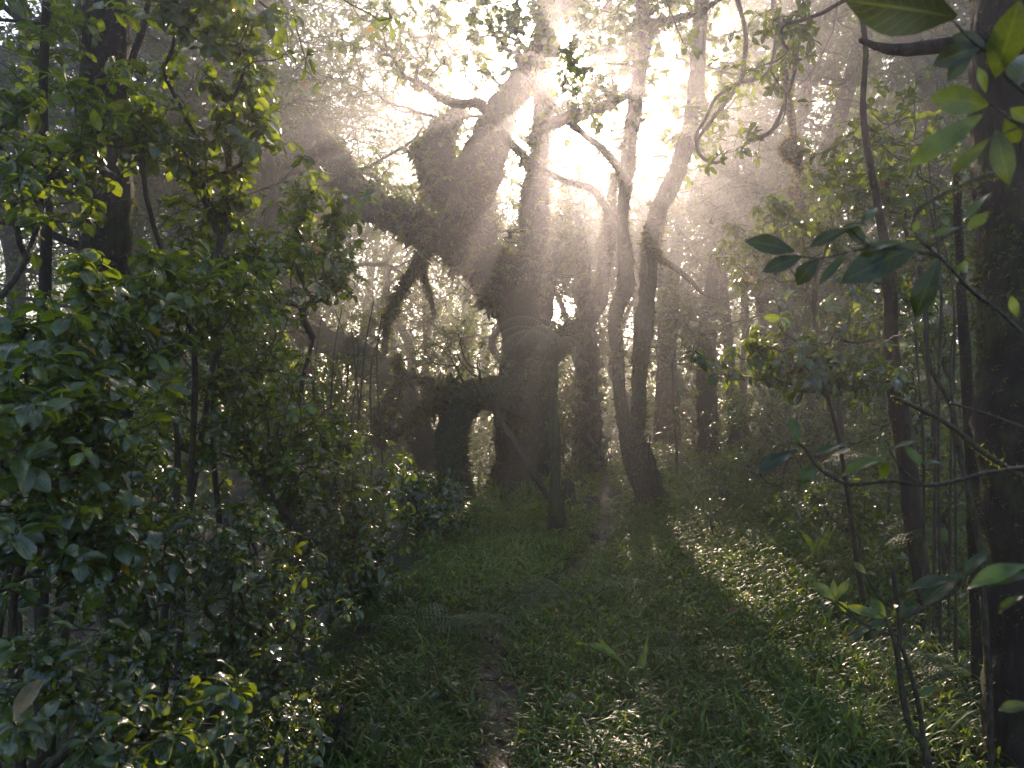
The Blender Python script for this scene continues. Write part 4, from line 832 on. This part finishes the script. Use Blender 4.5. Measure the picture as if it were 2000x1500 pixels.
clump('epiphyte_clump', 'ragged golden-fringed epiphyte mass in the middle of the mossy liana', 'epiphyte', 1572, 378, 9.0, 28, 34, 502, 1500, gold=.6)
clump('epiphyte_clump', 'heavy dark epiphyte mass at the bottom of the mossy liana', 'epiphyte', 1606, 448, 9.0, 32, 30, 503, 1400, gold=.35)
clump('moss_tuft', 'yellowish beard of moss dangling from a twig in the upper left leaves', 'moss', 446, 300, 4.0, 8, 34, 504, 500, .035, gold=.7)
clump('moss_tuft', 'orange moss beard hanging over the grass left of the black stump', 'moss', 560, 1408, 3.4, 6, 24, 505, 420, .03, gold=.9)
clump('moss_tuft', 'hanging moss tuft in the shade above the black gully', 'moss', 566, 1070, 4.0, 7, 30, 506, 420, .035, gold=.4)
clump('moss_tuft', 'orange tuft among the dark leaves on the left edge', 'moss', 75, 950, 2.9, 6, 22, 507, 300, .025, gold=.9)
simple_tree('stump', 'low black mossy stump at the bottom left of the grass', 3.3, [(668, 1560, 44), (664, 1470, 30), (660, 1420, 26), (662, 1385, 18)], 510, None, moss=1800, moss_len=.035, bark=BARKD, freq=9, cat='stump')
simple_tree('stump', 'small mossy stump right of the tree fern foot', 11.5, [(1112, 1000, 22), (1110, 975, 16), (1108, 950, 15), (1104, 938, 9)], 511, None, moss=900, moss_len=.05, cat='stump')

# ------------------------------------------------------------------ ferns, strap-leaved clumps and fallen leaves
def fern(label, px, py, n, L, seed, azs=None, dd=None, wid=.14, elev=(35, 65)):
    r = np.random.default_rng(seed); 
    p = _flat(px, py); g = np.array([p[0], p[1], Hs(p[0], p[1]) + .02]) if dd is None else P(px, py, dd)
    root = thing('fern', label, 'fern', g)
    for k in range(n):
        az = R(azs[k]) if azs else r.uniform(0, 6.28); mb = MB(); frond(mb, g, az, R(r.uniform(*elev)), L * r.uniform(.75, 1.1), wid * L, r, droop=1.0, n=16, tint=.7, m=6); mb.build('frond', FERNM, root)
fern('feathery fern arching across the footpath', 1120, 1200, 8, .75, 601, azs=[170, 190, 150, 60, 30, 200, 100, 350], wid=.28)
fern('fern with pale fronds in the grass left of the footpath', 850, 1270, 7, .6, 602, azs=[-10, 10, 30, -30, 160, 60, 100], wid=.28)
fern('low fern drooping over the slope in the lower left', 500, 1400, 5, .6, 603, azs=[-20, 5, 30, 170, 60], wid=.3)
fern('small bright fern between the stumpy trunk and the curving slender trunk', 1712, 900, 5, .42, 604, azs=[150, 175, 200, 60, 20], dd=5.6, wid=.4)
fern('small fern at the foot of the curving slender trunk', 1850, 1060, 5, .4, 605, azs=[160, 190, 130, 80, 220], dd=5.0, wid=.4)
fern('leafy fern spreading over dead leaves in the bottom right', 1900, 1400, 7, .42, 606, azs=[150, 170, 190, 130, 210, 90, 240], wid=.36)
fern('fern hidden in the grass right of the path, near the pale dead leaf', 1330, 1290, 5, .35, 607, wid=.36)
fern('leafy fern in the shaded weeds left of the curving slender trunk', 1690, 1180, 6, .5, 608, wid=.36)
fern('fern fanning out beneath the stumpy tree on the right bank', 1480, 1040, 7, .6, 609, wid=.36)
fern('fern at the very bottom right among brown litter', 1760, 1460, 6, .34, 610, wid=.36)
fern('fern tucked beside the low black stump', 760, 1440, 5, .34, 611, wid=.36)
def straps(label, px, py, tips, seed, wid=.75):
    r = np.random.default_rng(seed); p = _flat(px, py); g = np.array([p[0], p[1], Hs(p[0], p[1])]); root = thing('strap_leaf_plant', label, 'plant', g); d_ = p[1]
    for (tx, ty) in tips:
        b = P(tx, ty, d_ + r.normal(0, .12)); v = b - g; L_ = np.linalg.norm(v)
        mb = MB(); leaves(mb, [g + r.normal(0, .012, 3) * [1, 1, 0]], [v / L_ + np.array([0, 0, .35])], [np.array([-v[0], -v[1] - .3, .35 * L_])], L_ * 1.35, STRAP, tint=.9, wid=wid, r=r); mb.build('leaf', GRASSM, root)
straps('clump of long strap leaves in the grass near the front', 1245, 1340, [(1182, 1268), (1208, 1254), (1228, 1262), (1262, 1262), (1278, 1248), (1302, 1292), (1200, 1310), (1290, 1310)], 621)
straps('tall strap-leaved clump in the shaded grass at right', 1592, 1150, [(1632, 1008), (1618, 1020), (1584, 1030), (1560, 1060), (1528, 1096), (1648, 1092), (1540, 1120), (1606, 1040)], 622)
straps('small strap-leaved clump beside the pale dead leaf', 1090, 1470, [(1040, 1422), (1058, 1410), (1086, 1420), (1112, 1425), (1030, 1450)], 623)
rs = np.random.default_rng(640)
for k, (px, py, az, L_, lab) in enumerate([(1010, 1330, .5, .5, 'thin dead stick lying across the footpath near the front'), (1180, 1440, 2.5, .45, 'short dead stick in the grass right of the path, near the front'), (1560, 1330, .2, .7, 'long dead stick in the dark grass at right'), (1700, 1440, 1.0, .5, 'dead stick on the litter beside the bottom right sapling'), (1290, 1120, .3, .8, 'broken branch lying in grass below the forked tree'), (900, 1120, 2.8, .7, 'rotting stick on the gully slope')]):
    p = _flat(px, py); t_ = np.linspace(-.5, .5, 5); q = np.column_stack([p[0] + t_ * L_ * math.cos(az) + rs.normal(0, .012, 5), p[1] + t_ * L_ * math.sin(az), t_ * 0]); q[:, 2] = H(q[:, 0], q[:, 1]) + .05 + rs.uniform(0, .04, 5)
    mb = MB(); tube(mb, q, np.array([.011, .012, .010, .009, .005]), sides=7, step=.02, lump=.2, freq=20); tag(mb.build('dead_stick', BARK), lab, 'stick')
def fallen(label, px, py, L_, az, tint, m_, wid=1.0, T=NEARL, lift=.05, tilt=.6):
    p = _flat(px, py); g = np.array([p[0], p[1], Hs(p[0], p[1]) + lift]); mb = MB(); v = np.array([math.cos(az), math.sin(az), .15])
    leaves(mb, [g - v * L_ * .5], [v], [np.array([0, -tilt, 1.0])], L_, [T[1]], tint=tint, wid=wid, r=np.random.default_rng(3)); o = mb.build('fallen_leaf', m_)
    tag(o, label, 'fallen leaf')
PALED = leaf_mat('pale_dead_leaf', (0.2, 0.14, 0.08), (0.28, 0.21, 0.13), (0.38, 0.3, 0.19), rough=.6, trans=.1, odd=False, tcol=(.3, .25, .15))
REDD = leaf_mat('red_dead_leaf', (0.22, 0.04, 0.03), (0.32, 0.07, 0.05), (0.38, 0.10, 0.07), rough=.3, trans=.15, odd=False, tcol=(.4, .06, .04))
fallen('round pale papery leaf lying on the grass near the front', 1117, 1415, .12, .1, .5, PALED, 1.6, T=NEAR, lift=.10, tilt=.8)
fallen('glossy red leaf fallen in the dark lower right corner', 1640, 1415, .09, 1.9, .5, REDD, 1.1, lift=.09, tilt=1.2)
fallen('dark purplish curled leaf in the grass left of the red one', 1470, 1385, .10, 2.3, .1, REDD, .9, lift=.10, tilt=1.1)
fallen('dull pink-brown withered leaf in the grass at right centre', 1436, 1240, .12, .5, .3, REDD, 1.1, lift=.12, tilt=1.1)
fallen('large pale brown leaf propped behind the bottom right sapling stems', 1812, 1405, .16, 1.3, .3, PALED, 1.1, lift=.08, tilt=1.5)
fallen('wide brown leaf flat on the soil in the bottom right corner', 1850, 1455, .16, .1, .9, DEADM, 1.2, lift=.03, tilt=.6)
fallen('long dry brown leaf in the grass at the bottom, left of the small green shoots', 1405, 1440, .15, 2.9, .9, DEADM, 1.0, lift=.08, tilt=.8)
fallen('light brown leaf on the soil behind the thin sapling', 1750, 1210, .17, .6, .9, DEADM, 1.3, lift=.1, tilt=1.3)

# ------------------------------------------------------------------ background forest
def proto_tree(seed, h, spread, r0, nt_, leaf):
    r = np.random.default_rng(seed); root = thing('forest_tree', None, 'tree', (0, 0, 0))
    pts = np.array([[0, 0, -.4], [0, 0, .1]] + [[r.normal(0, .18 * k), r.normal(0, .18 * k), h * k / 6] for k in range(1, 6)])
    rad = np.array([1.5, 1.15, .95, .85, .7, .55, .4]) * r0
    mb = MB(); s = tube(mb, pts, rad, sides=10, step=.15, lump=.15, freq=2.5)
    mb.build('trunk', BARK, root)
    c = catmull(pts, 40)
    blobs = [(np.array([r.normal(0, spread * .45), r.normal(0, spread * .45), h * r.uniform(.42, 1.0)]), np.array([spread * .5, spread * .5, h * .13])) for _ in range(7)]
    tg = in_blobs(blobs, nt_, r, -.2, 1.2); C, RR, tips, D = grow(c[14:], tg, r, tip=.006)
    branch_parts(C, RR, root, BARK, 4)
    mb = MB(); rosettes(mb, tips, nrm(D + [0, 0, .4]), leaf, FAR, per=9, r=r, jit=.6, stem=.6); 
    rosettes(mb, tips + r.normal(0, .25, tips.shape), nrm(D + [0, 0, .4]), leaf, FAR, per=8, r=r, jit=.8, stem=.8); mb.build('foliage', FARLEAF, root)
    return root
def copy_tree(root, loc, rot, sc):
    c = root.copy(); COL.objects.link(c); c.location = Vector(loc); c.rotation_euler = (0, 0, rot); c.scale = (sc, sc, sc)
    for ch in root.children:
        k = ch.copy(); COL.objects.link(k); k.parent = c
    return c
rb = np.random.default_rng(77)
protos = [proto_tree(200, 13, 3.8, .26, 900, .2), proto_tree(201, 15, 4.4, .33, 1100, .21), proto_tree(202, 11, 3.4, .2, 760, .18), proto_tree(203, 7.2, 2.8, .16, 560, .17)]
BG = [  # px, depth, proto, scale, label
    (330, 16, 0, 1.35, 'misty tree behind the dark upright left trunk'), (120, 14, 2, 1.0, 'shaded tree seen through the far left leaves'),
    (640, 24, 2, 1.05, 'ghostly tree above the leaning trunk'), (470, 24, 1, 1.15, 'tall pale tree in the mist at upper left'),
    (790, 31, 2, 1.1, 'pale tree with a fine crown left of the gnarled tree top'), (240, 25, 1, 1.22, 'distant tree between the left trunks'),
    (900, 36, 2, .8, 'very faint tree behind the gnarled limbs'), (1620, 21, 0, 1.35, 'tall tree behind the golden epiphyte clumps'),
    (1760, 16, 2, 1.42, 'dark tree behind the slender curving trunk'), (1900, 20, 1, 1.0, 'tree in the gap beside the big right trunk'),
    (1530, 29, 1, .8, 'faint tree behind the stumpy trunk'), (1690, 30, 1, 1.35, 'far tree deep in the right-hand forest'),
    (1430, 25, 3, 1.15, 'small hazy tree at the right of the light shaft'), (1230, 30, 3, 1.1, 'small pale tree behind the twin stems'),
    (1090, 28, 3, 1.15, 'small pale tree behind the tree fern'), (980, 24, 3, 1.1, 'small hazy tree behind the gnarled trunk'),
    (560, 33, 1, .9, 'distant tree left of the ghostly one'), (1330, 34, 3, 1.5, 'distant tree low in the bright gap'),
    (550, 20, 0, 1.1, 'grey misty tree with low boughs at upper left'), (1500, 24, 0, 1.25, 'hazy tree right of the sun gap'),  
    (1850, 27, 1, 1.2, 'pale tree far behind the leaning slender trunks'), (410, 30, 3, 1.6, 'low pale tree behind the left thicket'), (1580, 20, 3, 1.0, 'low spreading tree in the right midground'), (1760, 23, 3, 1.2, 'low tree filling the right-hand gap'), 
    (1990, 15, 0, 1.0, 'tree half hidden behind the big right trunk'), (10, 19, 0, 1.1, 'tree at the extreme left edge')]
used = set()
for px, dd, k, sc, lab in BG:
    g = ground(px, dd); rot = rb.uniform(0, 6.28)
    if k not in used:
        o = protos[k]; used.add(k); o.location = Vector(g); o.rotation_euler = (0, 0, rot); o.scale = (sc,) * 3
    else: o = copy_tree(protos[k], g, rot, sc)
    tag(o, lab, 'tree', 'misty trees of the background forest')
# far wood, one mass
def far_wood():
    r = np.random.default_rng(91); mb = MB(); n = 15000
    y = r.uniform(34, 62, n); px = r.uniform(-150, 2150, n); x = (px - 1000) / FPX * y
    gap = np.exp(-((px - 1200) / 330.0) ** 2)
    top = (9.5 + 4.5 * sn(np.column_stack([px / 160, y / 9, y * 0]), 1, 1)) * (1 - .6 * gap) + 6 * (1 - gap) * r.uniform(0, 1, n)
    z = H(x, y) + top * r.uniform(0.02, 1, n) ** .8
    tips = np.column_stack([x, y, z]); D = np.column_stack([r.normal(0, .5, n), r.normal(0, .5, n), np.ones(n)])
    rosettes(mb, tips, D, .4, FAR, per=9, r=r, jit=.8, stem=.7)
    n = 9000; y = r.uniform(20, 45, n); x = r.uniform(-.8, .8, n) * y; z = H(x, y) + r.uniform(0, 2.6, n) ** 1.2 * (1 + .4 * sn(np.column_stack([x, y, y * 0]), .3, 2))
    k = path_dist(x, y) > 1.5; rosettes(mb, np.column_stack([x, y, z])[k], np.column_stack([r.normal(0, .5, n), r.normal(0, .5, n), np.ones(n)])[k], .26, FAR, per=8, r=r, jit=.8, stem=.7)
    for i in range(120):
        yy = r.uniform(33, 60); xx = r.uniform(-.8, .8) * yy; h = r.uniform(7, 15); g = Hs(xx, yy)
        tube(mb, [[xx, yy, g - .4], [xx + r.normal(0, .4), yy, g + h * .5], [xx + r.normal(0, 1), yy, g + h]], [.3, .2, .08], sides=6, step=.9, tint=0.05)
    tag(mb.build('distant_forest', FARLEAF), 'far wood dissolving into the mist', 'forest', kind='stuff')
far_wood()

# ------------------------------------------------------------------ air
def haze():
    m, t, N = mat('mist'); pv = N('ShaderNodeVolumePrincipled'); out = N('ShaderNodeOutputMaterial'); t.links.new(pv.outputs[0], out.inputs['Volume'])
    pv.inputs['Color'].default_value = (0.93, 0.91, 0.98, 1); pv.inputs['Density'].default_value = HAZE_DENSITY; pv.inputs['Anisotropy'].default_value = HAZE_G
    x0, x1, y0, y1, z0, z1 = -95, 95, -30, 125, -5, 19
    V = [(x, y, z) for z in (z0, z1) for y in (y0, y1) for x in (x0, x1)]
    F = [(0, 2, 3, 1), (4, 5, 7, 6), (0, 1, 5, 4), (2, 6, 7, 3), (0, 4, 6, 2), (1, 3, 7, 5)]
    mb = MB(); mb.add(V, F); o = mb.build('haze', m, smooth=False); tag(o, 'thin morning mist glowing in the low sun', 'haze', kind='stuff')
haze()
